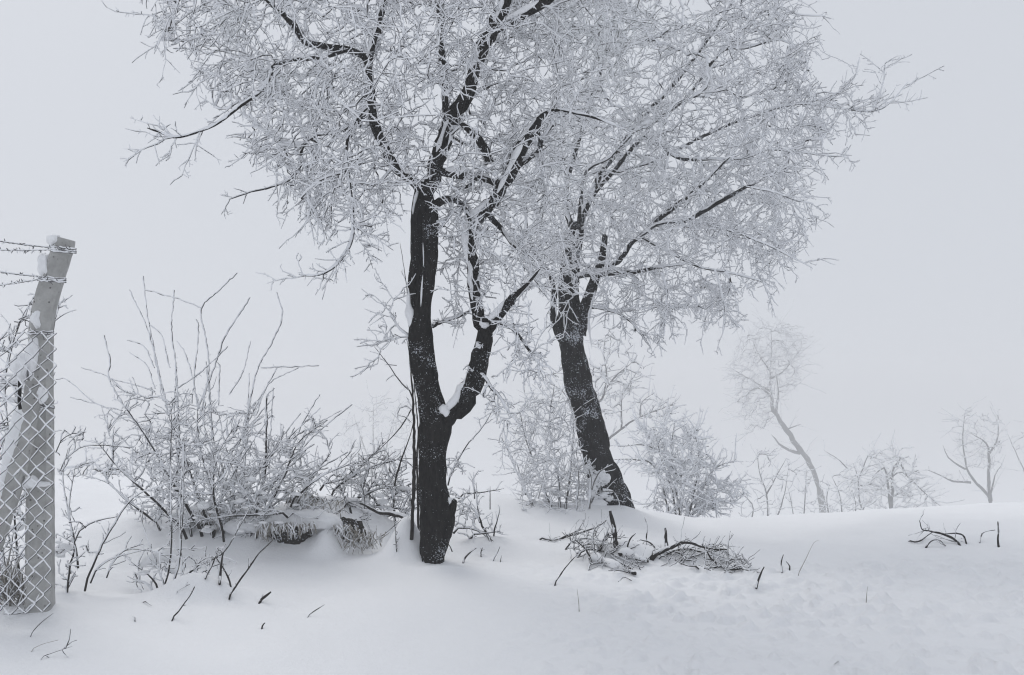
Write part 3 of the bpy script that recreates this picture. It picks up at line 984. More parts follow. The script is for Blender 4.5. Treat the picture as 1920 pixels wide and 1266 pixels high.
# the big thorny shrub on the left
D3 = 8.35
big_stems = [[(400, 1005, 8), (370, 930, 7, -.1), (345, 850, 6, -.2), (316, 779, 5, -.2)], [(420, 1000, 8), (390, 900, 7), (372, 820, 6), (370, 770, 4)],
             [(440, 1000, 8), (440, 900, 7, .1), (460, 820, 5, .2), (470, 760, 4, .2)], [(380, 1000, 9, -.1), (320, 900, 8, -.3), (275, 820, 7, -.4), (234, 763, 5, -.5)],
             [(470, 1000, 8), (495, 900, 8), (500, 800, 8), (500, 742, 9)], [(480, 1000, 8, -.1), (530, 900, 7, -.2), (560, 830, 5, -.3), (612, 790, 4, -.3)],
             [(420, 1005, 7, -.3), (400, 920, 7, -.5), (410, 850, 5, -.6), (440, 800, 4, -.6)], [(350, 1000, 8, -.2), (280, 930, 7, -.4), (225, 880, 6, -.5), (180, 826, 4, -.5)],
             [(500, 1000, 8, .2), (560, 940, 7, .2), (590, 890, 6, .2), (620, 850, 4, .2)], [(360, 1000, 7, .3), (330, 930, 7, .3), (335, 850, 6, .3), (335, 765, 4, .3)],
             [(400, 1000, 7, .4), (420, 900, 6, .5), (400, 820, 5, .5), (392, 700, 4, .5)], [(540, 960, 7, -.35), (500, 965, 7, -.4), (430, 968, 6, -.4), (330, 985, 5, -.4)],
             [(545, 940, 7, -.3), (600, 895, 6, -.35), (660, 868, 5, -.35)], [(300, 985, 6, -.1), (240, 940, 6, -.2), (200, 905, 4, -.2), (150, 890, 3, -.2)]]
big_shoots = [[(316, 779, 5), (297, 700, 5), (278, 621, 4.5), (243, 544, 4)], [(313, 763, 5.5), (303, 716, 5), (281, 615, 4.5), (273, 558, 4), (269, 518, 4)],
              [(335, 763, 6), (330, 684, 5), (322, 615, 4.5), (327, 544, 4)], [(376, 780, 6), (392, 691, 5), (385, 627, 5), (378, 578, 5), (410, 546, 4.5), (445, 512, 4)],
              [(378, 578, 4), (341, 563, 4), (305, 553, 4), (272, 544, 3.5)], [(370, 770, 6), (398, 700, 6), (420, 637, 6), (449, 590, 5), (469, 558, 4)],
              [(360, 757, 4), (367, 684, 4), (373, 615, 4), (368, 599, 4)], [(373, 767, 5), (360, 703, 4), (348, 665, 4), (332, 640, 3.5)],
              [(259, 798, 8), (234, 763, 7), (205, 710, 5), (207, 678, 4.5), (196, 629, 4)], [(234, 735, 4), (205, 708, 4), (180, 698, 3.5), (152, 689, 3)],
              [(290, 735, 4), (253, 722, 4), (205, 710, 4)], [(332, 729, 4), (379, 697, 4), (427, 650, 4)], [(319, 690, 4), (303, 630, 4), (281, 609, 4)],
              [(291, 729, 4), (275, 685, 4), (243, 661, 3.5)], [(290, 690, 4), (270, 650, 4), (238, 638, 3)], [(460, 800, 7), (470, 750, 6), (484, 690, 5), (512, 640, 5), (530, 590, 4.5), (519, 548, 4)],
              [(490, 690, 3.5), (550, 688, 3.5), (598, 686, 3)], [(240, 790, 4), (200, 765, 4), (150, 750, 3.5), (132, 745, 3)], [(230, 770, 4), (180, 757, 3.5), (130, 715, 3), (105, 712, 3)],
              [(480, 780, 4), (505, 720, 4), (560, 690, 3)], [(520, 850, 5), (560, 815, 5), (614, 788, 4)], [(410, 760, 4), (412, 690, 4), (408, 680, 4)],
              [(320, 1010, 4), (318, 900, 4), (322, 780, 4)], [(342, 1080, 5, -1.2), (338, 960, 4, -1.2), (345, 830, 4, -1.2)], [(430, 740, 4), (455, 700, 4), (470, 640, 3)],
              [(560, 850, 4), (590, 800, 3.5), (640, 770, 3)], [(540, 860, 4), (570, 790, 3.5), (600, 740, 3)]]
for _k in range(30):                                   # a loose fan of thin rods from the foot of the shrub
    _a = math.radians(random.uniform(-72, 66)); _l = random.uniform(170, 330) * (1 - .25 * abs(_a)); _b = random.uniform(-60, 90)
    _x, _y, _d = 410 + _b, 960 + random.uniform(-20, 15), random.uniform(-.5, .5)
    _c = random.uniform(-.25, .25)
    big_shoots.append([(_x + math.sin(_a + _c * t) * _l * t, _y - math.cos(_a + _c * t) * _l * t, 6 - 2.5 * t, _d * t) for t in (0, .33, .66, 1)])
BP1 = [(205, 770), (255, 735), (330, 745), (420, 765), (500, 780), (590, 800), (610, 880), (600, 945), (500, 985), (350, 985), (260, 955), (225, 870)]
BP2 = [(270, 840), (560, 840), (600, 950), (480, 1000), (300, 990)]
shrub('thorn_shrub', 'big frosted thorn shrub with long bare rods on the snow bank at left', 'shrub', (420, 1000), D3, big_stems, [(BP1, 360, .8), (BP2, 300, .8)], .0031,
      (17, (.05, .2), 26, (.012, .04)), cmin=.0038, shoots=big_shoots, clumps=px_clumps([(250, 850), (560, 850), (620, 950), (500, 1000), (280, 990)], 110, .6, .014, .042, 1.4))

# low thorny growth in front of it and by the post
shrub('thorn_shrub', 'small snow-capped thorn bush in a scooped hollow in front of the big shrub', 'shrub', (300, 1100), 6.62,
      [[(305, 1108, 5), (318, 1060, 5), (322, 1000, 4), (320, 900, 3.5), (322, 770, 3)], [(318, 1108, 6), (335, 1060, 5), (342, 980, 4), (344, 900, 3.5), (345, 830, 3)], [(300, 1105, 6), (280, 1080, 5, -.05), (246, 1054, 4, -.1)],
       [(330, 1100, 6), (372, 1060, 5), (420, 1035, 4), (470, 950, 3)], [(290, 1108, 7), (268, 1092, 6), (250, 1087, 5)], [(310, 1100, 5), (290, 1050, 4), (270, 990, 3), (262, 960, 2.5)], [(330, 1105, 5), (380, 1050, 4), (410, 1045, 3)]],
      [([(240, 1050), (300, 1000), (400, 1020), (430, 1080), (330, 1100), (260, 1100)], 42, .25)], .003, (9, (.04, .16), 16, (.01, .03)), cmin=.003,
      clumps=px_clumps([(255, 1050), (320, 1030), (350, 1060), (300, 1085), (260, 1085)], 6, .12, .02, .04))
shrub('thorn_shrub', 'spindly frosted thorn stems rising right beside the concrete post', 'shrub', (128, 1095), 6.55,
      [[(126, 1100, 6), (132, 1060, 6), (140, 1020, 5), (128, 960, 4), (118, 890, 4), (128, 840, 3)], [(147, 1052, 6), (136, 1000, 5), (130, 950, 4), (140, 880, 3)], [(159, 1095, 6), (188, 1030, 6), (207, 995, 6), (250, 934, 5), (300, 912, 4), (345, 898, 3)],
       [(140, 1003, 4), (173, 980, 5), (223, 968, 4)], [(200, 1070, 4), (230, 1035, 4), (270, 1020, 3)], [(170, 1080, 5), (205, 1050, 5), (275, 1030, 3)], [(113, 870, 3), (150, 840, 3.5), (190, 835, 3.5), (250, 840, 3.5)], [(105, 835, 3), (130, 815, 3), (160, 812, 2.5)]],
      [([(105, 980), (150, 960), (165, 1040), (140, 1095), (105, 1090)], 36, .2), ([(102, 810), (160, 800), (170, 880), (105, 900)], 14, .3)], .003, (8, (.04, .16), 16, (.01, .03)), cmin=.003,
      clumps=px_clumps([(104, 1000), (140, 1000), (140, 1050), (104, 1050)], 3, .12, .02, .04))
shrub('thorn_shrub', 'dense white frosted bush behind the wire mesh at the left edge', 'shrub', (20, 1120), 6.9,
      [[(40, 1130, 7), (30, 1000, 6), (20, 850, 5), (10, 700, 4), (40, 600, 3)], [(20, 1130, 7), (0, 1000, 6), (-20, 850, 5), (-10, 650, 4)], [(60, 1130, 6), (50, 1000, 5), (60, 850, 4), (90, 740, 3)], [(0, 1130, 7), (-40, 1000, 6), (-60, 800, 5), (-70, 650, 3)],
       [(10, 700, 4), (35, 610, 4), (62, 560, 3)], [(100, 610, 3), (113, 570, 3), (122, 560, 2.4)]],
      [([(-120, 640), (0, 575), (60, 560), (70, 650), (90, 720), (60, 1120), (-120, 1120)], 230, .5)], .0036, (14, (.05, .2), 16, (.012, .04)), cmin=.0036,
      clumps=px_clumps([(-80, 700), (40, 700), (50, 1120), (-80, 1120)], 40, .4, .02, .06))
# brush around the front tree's foot
shrub('sapling', 'slender pair of dark bare stems standing close against the front trunk', 'sapling', (776, 985), 7.95,
      [[(772, 1000, 10), (775, 930, 11), (777, 860, 11), (776, 790, 10), (774, 740, 9), (770, 690, 6), (764, 640, 4)], [(785, 985, 7), (783, 930, 7), (782, 860, 6), (784, 800, 5), (778, 740, 4), (772, 650, 3)],
       [(775, 740, 4), (750, 715, 4), (725, 680, 3.5), (700, 648, 3)], [(776, 760, 4), (752, 800, 4), (720, 835, 3), (690, 860, 2.5)], [(740, 900, 5), (757, 850, 5), (768, 820, 4), (775, 790, 3)], [(771, 690, 4), (768, 600, 3.5), (760, 520, 3), (750, 455, 2.5)]],
      [([(720, 690), (765, 660), (770, 780), (740, 800)], 10, .3)], .0028, (5, (.04, .2), 6, (.01, .03)), cmin=.0028, limb_snow=False)
shrub('brushwood', 'tangle of snow-laden dark brushwood left of the front trunk', 'brushwood', (700, 970), 9.0,
      [[(640, 950, 7), (680, 930, 7), (720, 915, 6), (770, 925, 5)], [(620, 925, 7), (650, 900, 7), (690, 878, 7), (745, 862, 6)], [(740, 970, 8), (735, 920, 8), (725, 880, 6), (720, 855, 4)], [(770, 930, 8), (745, 900, 7), (730, 880, 6)],
       [(680, 905, 7), (688, 890, 8), (690, 870, 6), (672, 850, 4)], [(650, 940, 7), (700, 950, 7), (760, 955, 6)], [(690, 960, 8), (730, 935, 7), (770, 905, 4)], [(660, 960, 6), (640, 920, 5), (632, 880, 4), (660, 845, 3)], [(710, 940, 6), (690, 925, 6), (705, 900, 5), (730, 900, 4)],
       [(600, 910, 6), (660, 890, 5), (720, 830, 4)]],
      [([(620, 900), (690, 850), (775, 850), (780, 970), (680, 975), (630, 950)], 240, .6)], .0036, (13, (.05, .24), 8, (.012, .04)), coat=.8, cmin=.003, clumps=px_clumps([(620, 905), (690, 890), (775, 920), (780, 965), (680, 970), (630, 950)], 34, .4, .02, .05))
shrub('brushwood', 'low frosted brushwood right of the front trunk foot', 'brushwood', (905, 1010), 8.55,
      [[(923, 1018, 7), (904, 985, 7), (896, 955, 5), (893, 905, 3)], [(880, 1003, 6), (905, 1000, 6), (932, 997, 5)], [(925, 1000, 5), (935, 965, 4), (937, 950, 3)], [(850, 990, 6), (890, 993, 6), (925, 1015, 5)], [(900, 970, 5), (880, 950, 4), (862, 955, 3)],
       [(890, 925, 4), (888, 900, 4), (898, 882, 3)], [(840, 900, 5), (872, 840, 4), (904, 802, 4), (927, 764, 3.5)], [(860, 925, 4), (900, 924, 4), (945, 916, 3)], [(919, 945, 3), (919, 912, 3)]],
      [([(845, 950), (900, 950), (940, 1000), (920, 1015), (850, 1000)], 60, .3), ([(835, 850), (870, 860), (880, 930), (860, 960), (838, 930)], 40, .3)], .0034, (9, (.04, .18), 8, (.012, .04)), cmin=.0034)
# bush wrapped round the foot of the rear tree
shrub('frosted_bush', 'white twiggy bush at the left foot of the rear leaning tree', 'bush', (1030, 950), 10.6,
      [[(1035, 955, 7), (1010, 890, 5), (985, 820, 4), (975, 770, 3)], [(1050, 955, 7), (1045, 880, 5), (1030, 800, 4), (1040, 720, 3)], [(1000, 950, 6), (975, 900, 5), (955, 850, 4), (940, 820, 3)], [(1060, 955, 7), (1070, 880, 5), (1075, 800, 4), (1068, 740, 3)], [(985, 920, 6), (975, 890, 6), (970, 870, 4)],
       [(1080, 955, 6, -.2), (1085, 900, 5, -.25), (1080, 840, 4, -.25)], [(1105, 945, 7, -.35), (1108, 900, 6, -.35), (1100, 862, 4, -.35)], [(1108, 935, 4, -.4), (1130, 922, 4, -.4), (1160, 925, 3, -.4), (1190, 940, 2.5, -.4)], [(1110, 910, 4, -.4), (1125, 885, 4, -.4), (1150, 870, 3, -.4)]],
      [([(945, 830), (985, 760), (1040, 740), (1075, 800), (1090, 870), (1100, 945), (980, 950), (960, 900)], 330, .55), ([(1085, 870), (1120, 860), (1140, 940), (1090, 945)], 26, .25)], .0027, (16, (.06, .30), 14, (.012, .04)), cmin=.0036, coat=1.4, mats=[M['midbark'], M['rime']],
      clumps=px_clumps([(980, 890), (1080, 890), (1100, 945), (980, 948)], 40, .4, .02, .05))
FT = [M['fogpale_twig'], M['rime']]
def deep(px, py, Y):
    return at(px, py, Y)
def far(name, label, cat, px, py, D, stems, polys, rpx, tw, group='bare frosted trees and bushes fading into the fog'):
    D = D * 2.0 if D > 20 else D
    r = rpx * .40 * D / F
    k = D / 8.0
    p = at(px, py, D)
    z = gz(p)
    st = [[tuple(q) + (0,) * (4 - len(q)) for q in s] for s in stems]
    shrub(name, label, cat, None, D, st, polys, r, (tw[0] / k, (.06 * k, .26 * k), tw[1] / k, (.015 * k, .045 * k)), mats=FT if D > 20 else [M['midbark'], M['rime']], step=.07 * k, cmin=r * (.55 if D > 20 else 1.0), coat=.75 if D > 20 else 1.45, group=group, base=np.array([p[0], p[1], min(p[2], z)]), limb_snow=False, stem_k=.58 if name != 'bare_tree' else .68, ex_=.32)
far('frosted_bush', 'rounded dense white bush right of the rear tree foot', 'bush', 1270, 985, 15.5,
    [[(1270, 1010, 7), (1262, 930, 6), (1240, 860, 5), (1225, 800, 3)], [(1280, 1010, 7), (1300, 930, 6), (1310, 860, 4), (1300, 800, 3)], [(1265, 1000, 6), (1230, 880, 6), (1190, 862, 5), (1150, 862, 3)], [(1285, 1000, 6), (1330, 890, 5), (1380, 862, 3)],
     [(1280, 1000, 6), (1260, 860, 5), (1265, 790, 3)], [(1255, 860, 4), (1210, 835, 4), (1160, 838, 2.5)]],
    [([(1195, 825), (1215, 800), (1240, 808), (1256, 765), (1280, 800), (1315, 805), (1325, 850), (1352, 868), (1325, 900), (1345, 950), (1290, 985), (1205, 975), (1232, 920), (1205, 870), (1225, 850)], 330, 1.1), ([(1320, 900), (1400, 905), (1380, 960), (1310, 965)], 60, .7)], 1.9, (24, 18))
far('bare_tree', 'pale bare tree showing behind the rear leaning trunk', 'tree', 1120, 965, 27.0,
    [[(1105, 1000, 10), (1110, 920, 10), (1135, 835, 9), (1165, 805, 8), (1200, 782, 6), (1245, 765, 4), (1270, 755, 3)], [(1110, 900, 8), (1080, 800, 7), (1060, 740, 5), (1025, 715, 3)], [(1095, 850, 8), (1110, 775, 8), (1132, 740, 7), (1137, 700, 5), (1132, 660, 4), (1135, 630, 2.5)], [(1165, 805, 5), (1166, 745, 4), (1175, 725, 3)],
     [(1135, 730, 5), (1155, 705, 4), (1185, 680, 3)], [(1200, 780, 4), (1203, 755, 3), (1222, 740, 2.5)]],
    [([(1100, 660), (1140, 625), (1200, 655), (1205, 690), (1180, 740), (1130, 790), (1100, 800)], 150, 1.6), ([(1180, 750), (1225, 735), (1275, 755), (1250, 790), (1200, 790)], 50, .9), ([(1020, 700), (1070, 690), (1090, 800), (1050, 790)], 50, 1.2)], 2.3, (13, 8))
far('bare_tree', 'tall bent grey tree with rounded bare crown standing alone in the fog', 'tree', 1545, 975, 58.0,
    [[(1543, 1000, 13), (1540, 950, 13), (1528, 890, 14), (1510, 858, 16), (1493, 833, 17), (1478, 810, 17), (1462, 790, 15), (1450, 770, 14), (1446, 740, 10), (1444, 700, 7), (1447, 660, 4), (1446, 620, 2.5)],
     [(1500, 850, 9), (1480, 845, 8), (1463, 835, 7), (1455, 825, 6), (1446, 815, 3)], [(1455, 780, 8), (1457, 755, 7), (1460, 735, 5), (1455, 700, 4)], [(1448, 745, 6), (1425, 728, 5), (1400, 735, 3)], [(1446, 735, 6), (1412, 715, 4), (1370, 690, 2.5)],
     [(1446, 710, 5), (1470, 695, 4), (1490, 670, 3)], [(1447, 700, 4), (1420, 660, 3), (1410, 630, 2)], [(1475, 805, 4), (1490, 800, 4), (1503, 795, 2.5)], [(1540, 920, 7), (1546, 945, 7), (1545, 980, 6)]],
    [([(1365, 690), (1380, 650), (1420, 610), (1465, 600), (1505, 625), (1508, 680), (1490, 730), (1460, 750), (1420, 745), (1385, 730)], 520, 3.2), ([(1380, 740), (1440, 745), (1445, 800), (1400, 815), (1385, 780)], 130, 2.2)], 1.2, (16, 7))
far('bare_tree', 'small pale tree with two crooked stems near the right edge of the ridge', 'tree', 1858, 955, 46.0,
    [[(1860, 975, 10), (1855, 935, 9), (1835, 910, 8), (1815, 885, 7), (1808, 850, 5), (1805, 815, 4), (1810, 770, 2)], [(1858, 940, 9), (1853, 895, 9), (1855, 850, 8), (1848, 830, 6), (1820, 812, 3)], [(1855, 850, 6), (1870, 825, 4), (1872, 780, 2.5)], [(1820, 905, 6), (1785, 902, 5), (1760, 890, 4), (1735, 880, 2.5)],
     [(1810, 880, 5), (1780, 860, 4), (1768, 835, 2.5)], [(1858, 925, 5), (1866, 890, 4), (1878, 872, 2.5)]],
    [([(1785, 790), (1815, 770), (1875, 765), (1885, 820), (1870, 880), (1820, 880), (1795, 850)], 150, 2.0), ([(1735, 870), (1790, 890), (1830, 900), (1780, 910)], 20, 1.0)], 1.4, (11, 6))
far('frosted_bush', 'domed white bush beyond the ridge with arching snowy boughs', 'bush', 1680, 965, 42.0,
    [[(1670, 990, 11), (1672, 930, 10), (1675, 880, 9), (1690, 862, 8), (1678, 855, 5)], [(1670, 960, 8), (1660, 880, 8), (1640, 890, 5)], [(1690, 870, 6), (1700, 890, 5), (1740, 930, 4), (1765, 950, 3)], [(1665, 900, 5), (1690, 885, 5), (1715, 910, 4)],
     [(1625, 980, 7), (1612, 940, 6), (1608, 895, 5), (1600, 870, 3)], [(1610, 900, 4), (1625, 860, 4), (1635, 845, 3)], [(1590, 880, 4), (1570, 860, 3), (1545, 845, 2.5)]],
    [([(1600, 880), (1640, 845), (1680, 838), (1715, 855), (1735, 910), (1760, 955), (1600, 970), (1590, 920)], 260, 2.4)], 2.0, (14, 8))
far('sapling', 'clump of several thin pale saplings rising over the dip in the ridge', 'sapling', 1440, 980, 33.0,  # several separate saplings gathered as one object
    [[(1440, 1000, 6), (1438, 930, 5), (1425, 890, 4), (1420, 850, 3)], [(1436, 930, 5), (1452, 900, 4), (1474, 860, 2.5)], [(1450, 990, 5), (1470, 930, 4), (1478, 880, 2.5)], [(1505, 990, 5), (1510, 930, 4), (1512, 880, 2.5)], [(1405, 990, 5), (1412, 950, 4), (1385, 920, 2.5)], [(1490, 990, 4), (1485, 950, 3), (1478, 915, 2)]],
    [([(1385, 900), (1430, 840), (1480, 860), (1530, 900), (1530, 970), (1390, 970)], 110, 1.6)], 1.7, (10, 6))
far('scrub', 'low frosted scrub on the ridge just right of the bent tree', 'scrub', 1580, 975, 36.0,
    [[(1580, 990, 5), (1575, 930, 4), (1560, 895, 2.5)], [(1560, 990, 5), (1550, 940, 4), (1555, 910, 2.5)], [(1600, 990, 5), (1605, 950, 4), (1598, 920, 2.5)]],
    [([(1535, 910), (1580, 880), (1615, 900), (1620, 965), (1540, 968)], 70, 1.2)], 1.7, (10, 6))
far('frosted_bush', 'faint ghostly bush in thick fog left of the front trunk', 'bush', 700, 930, 75.0,
    [[(700, 960, 8), (695, 880, 7), (670, 800, 4)], [(710, 960, 8), (720, 860, 7), (740, 780, 4)], [(705, 960, 8), (700, 850, 6), (700, 760, 3)]],
    [([(640, 790), (690, 745), (750, 730), (775, 800), (770, 880), (650, 890)], 200, 3.0)], 1.4, (12, 5))
far('sapling', 'faint branching sapling at the right edge in the fog', 'sapling', 1925, 950, 55.0,
    [[(1930, 975, 7), (1925, 900, 6), (1905, 850, 4), (1890, 815, 2.5)], [(1925, 900, 5), (1945, 850, 4), (1950, 800, 2.5)]], [([(1885, 810), (1950, 790), (1960, 880), (1905, 880)], 30, 1.6)], 1.6, (8, 4))
far('scrub', 'pale thin scrub behind the bush left of the rear trunk', 'scrub', 985, 940, 24.0,
    [[(985, 970, 5), (980, 900, 4), (1005, 800, 3), (1000, 740, 2)], [(1000, 970, 5), (1030, 850, 4), (1040, 760, 2.5)]], [([(960, 760), (1010, 720), (1050, 750), (1050, 900), (965, 900)], 80, 1.2)], 2.0, (9, 6))
far('scrub', 'low pale scrub on the left skyline beyond the post', 'scrub', 180, 905, 14.6,
    [[(150, 905, 4), (160, 880, 4), (185, 862, 3)], [(190, 905, 4), (205, 885, 3), (235, 870, 3)], [(215, 905, 4), (200, 885, 3), (170, 880, 2)], [(120, 905, 4), (130, 885, 3), (145, 878, 2)]],
    [([(110, 880), (180, 865), (250, 880), (250, 905), (110, 905)], 40, .6)], 2.6, (9, 8))

# ------------------------------------------------------------------ fence corner: concrete post, brace, wire
DF = 5.9
fence = thing('chain_link_fence', hit(75, 1148), 'concrete corner post with diagonal brace carrying frosted chain-link mesh and barbed wire', 'fence')
def prism(mb, rows, D, rot=.2, ch=.14, mat=0, aspect=1.0, noise=.0035, step=.035):
    """square section with chamfered corners swept along a traced line"""
    P, R = traced(rows, D, step)
    R = R * .82
    T = unit(np.gradient(P, axis=0))
    X = np.array([math.cos(rot), math.sin(rot), 0.0])
    n1 = X - (T @ X)[:, None] * T; n1 = unit(n1)
    n2 = np.cross(T, n1) * aspect
    c = 1 - 2 * ch
    ring = np.array([(1, -c), (1, 0), (1, c), (c, 1), (0, 1), (-c, 1), (-1, c), (-1, 0), (-1, -c), (-c, -1), (0, -1), (c, -1)])
    V = P[:, None] + R[:, None, None] * (ring[None, :, 0:1] * n1[:, None] + ring[None, :, 1:2] * n2[:, None])
    V = V + noise * fbm(V * 14, 101, 2)[..., None] * unit(V - P[:, None])
    K, S = V.shape[:2]
    idx = np.arange(K * S).reshape(K, S)
    a, b = idx[:-1], idx[1:]
    base = mb.n
    mb.add(V, np.stack([a, np.roll(a, -1, 1), np.roll(b, -1, 1), b], -1).reshape(-1, 4), mat, False)
    for e, fl in ((idx[-1], 1), (idx[0], -1)):
        mb.f.append((np.asarray(e[None, ::fl], np.int32) + base, mat, False))
    return P, R
b = MB()
prism(b, [(75, 1190, 55), (75, 1100, 54), (76, 900, 51), (76, 720, 48), (77, 640, 46), (80, 595, 45), (92, 545, 45), (107, 500, 42), (119, 462, 40), (123, 448, 38)], DF, .22)
post = b.build('post', M['concrete'], fence)
b = MB()
prism(b, [(-32, 1080, 36, -.06), (0, 985, 36, -.05), (22, 920, 35, -.04), (40, 850, 34, -.03), (53, 790, 34, -.02), (62, 745, 34, -.01), (66, 716, 33, 0)], DF - .15, .15)
brace = b.build('brace', M['concrete'], fence)
def pad(px, py, Y, s, seed, parent, rough=.3):
    m = MB()
    m.blob(at(px, py, Y), s, 0, seed, rough, 22, 14)
    return m.build('snow_pad', M['snowpad'], parent)
pad(103, 452, DF - .02, (.045, .06, .045), 1, post)
pad(84, 500, DF - .02, (.045, .06, .085), 2, post)
pad(72, 600, DF - .03, (.035, .06, .075), 3, post)
pad(62, 668, DF - .06, (.04, .06, .13), 4, post)
pad(80, 740, DF - .17, (.03, .035, .045), 5, post)
pad(55, 905, DF - .14, (.035, .06, .04), 6, post)
pad(78, 908, DF - .10, (.05, .04, .016), 7, post)
pad(38, 690, DF - .10, (.05, .06, .09), 9, brace)
s = MB()
P, R = traced([(-52, 1060, 20, -.06), (-20, 970, 22, -.05), (4, 905, 24, -.04), (22, 840, 24, -.03), (36, 790, 22, -.02), (44, 758, 16, -.01)], DF - .17, .03)
L = np.linspace(0, 1, len(P))
s.tube1(P, R * (1 + .3 * fbm(np.stack([L * 14, 0 * L, 0 * L], -1), 5, 3)), 12, 0)
s.build('snow_pad', M['snowpad'], brace)
b = MB()
P, R = traced([(37, 714, 6), (37, 735, 6.5), (36, 752, 6), (38, 768, 6)], DF - .33, .02)
b.tube1(P, R, 8, 0, True)
b.build('iron_peg', M['iron'], fence)
def band(py, px0, px1, D, tilt=2, n=3, w=3.2):
    b = MB()
    for k in range(n):
        u = np.linspace(0, 1, 9)
        P = at(px0 + (px1 - px0) * u, py + tilt * u + k * 3.4 + RNG.normal(0, .8, 9), D)
        b.tube1(P, np.full(9, w * .5 * D / F), 5, 0)
        b.tube1(P + np.array([-.001, -.003, .003]), w * .55 * D / F * RNG.uniform(.2, 1.2, 9), 5, 1)
    # twisted loose ends
    for k in range(8):
        p = at(random.uniform(px0, px1), py + random.uniform(0, 10), D - .01)
        e = p + np.array([random.uniform(-.04, .04), random.uniform(-.04, 0), random.uniform(-.03, .03)])
        b.tube1([p, (p + e) / 2 + RNG.normal(0, .006, 3), e], [.003, .003, .002], 4, k % 2)
    return b.build('wire_tie', [M['wire'], M['rime']], fence)
band(464, 96, 143, DF - .10, 4)
band(519, 72, 124, DF - .115, 4)
band(622, 52, 101, DF - .12, 1, 2)
band(757, 58, 102, DF - .125, 6, 2)

def barbed(x0, y0, x1, y1, Ya, Yb, sag):
    n = 26
    u = np.linspace(0, 1, n)
    P = at(x0 + (x1 - x0) * u, y0 + (y1 - y0) * u + sag * 4 * u * (1 - u), Ya + (Yb - Ya) * u)
    b = MB()
    for ph in (0, math.pi):
        Q = P + .0035 * np.stack([0 * u, np.cos(u * 60 + ph), np.sin(u * 60 + ph)], -1)
        b.tube1(Q, np.full(n, .0026), 4, 0)
    b.tube1(P + np.array([-.001, -.002, .003]), .0045 * RNG.uniform(.5, 1.4, n), 5, 1)
    w = b.build('barbed_wire', [M['wire'], M['rime']], fence)
    L = np.linalg.norm(P[-1] - P[0])
    for k in range(int(L / .085)):
        c = P[0] + (P[-1] - P[0]) * ((k + .5) / int(L / .085))
        i = int((k + .5) / int(L / .085) * (n - 1))
        c = P[i]
        m = MB()
        for q in range(4):
            d = unit(RNG.normal(0, 1, 3)) * .024
            m.tube1([c - d * .1, c + d * .5, c + d], [.004, .0036, .0016], 4, q % 2)
        m.build('barb', [M['wire'], M['rime']], w)
barbed(102, 465, -90, 436, DF - .05, 5.3, 3)
barbed(100, 468, -90, 462, DF + .02, 7.2, 4)
barbed(78, 519, -90, 491, DF - .06, 5.3, 4)
barbed(76, 523, -90, 540, DF + .02, 7.2, 4)

# chain-link: zigzag wires hooked into each other
def mesh_run(xr, yt, yb, D0, xl, D1_, a=.0445, H=.106):
    A = at(xr, yt, D0); B = at(xl, yt, D1_)
    dh = B - A; dh[2] = 0
    W = np.linalg.norm(dh); dh /= W
    nrm = np.cross(dh, [0, 0, 1.0])
    zt = A[2]; zb = at(xr, yb, D0)[2]
    nz = int((zt - zb) / (H * .5))
    for i in range(int(W / a)):
        z = zt - np.arange(nz + 1) * H * .5
        side = (np.arange(nz + 1) + i) % 2
        P = A + dh * (a * (i + side + np.where(side > 0, .05, -.05)))[:, None]
        P[:, 2] = z
        P += nrm * (np.where(side > 0, .004, -.004) * 1.0)[:, None] + RNG.normal(0, .0042, P.shape)
        # round the bends a little
        Q = []
        for k in range(len(P) - 1):
            for t in (.06, .35, .65, .94):
                Q.append(P[k] * (1 - t) + P[k + 1] * t)
        Q = np.array(Q)
        b = MB()
        b.tube1(Q, np.full(len(Q), .0024), 5, 0)
        pr = np.clip(.8 + .7 * fbm(Q * 11 + i, 111, 2), .12, 1.5)
        b.tube1(Q + np.array([-.0025, -.003, .0042]), .0040 * pr * RNG.uniform(.8, 1.15, len(Q)), 5, 1)
        b.build('mesh_wire', [M['wire'], M['rime']], fence)
mesh_run(106, 624, 1150, DF - .27, -90, DF - .50, .0425, .101)

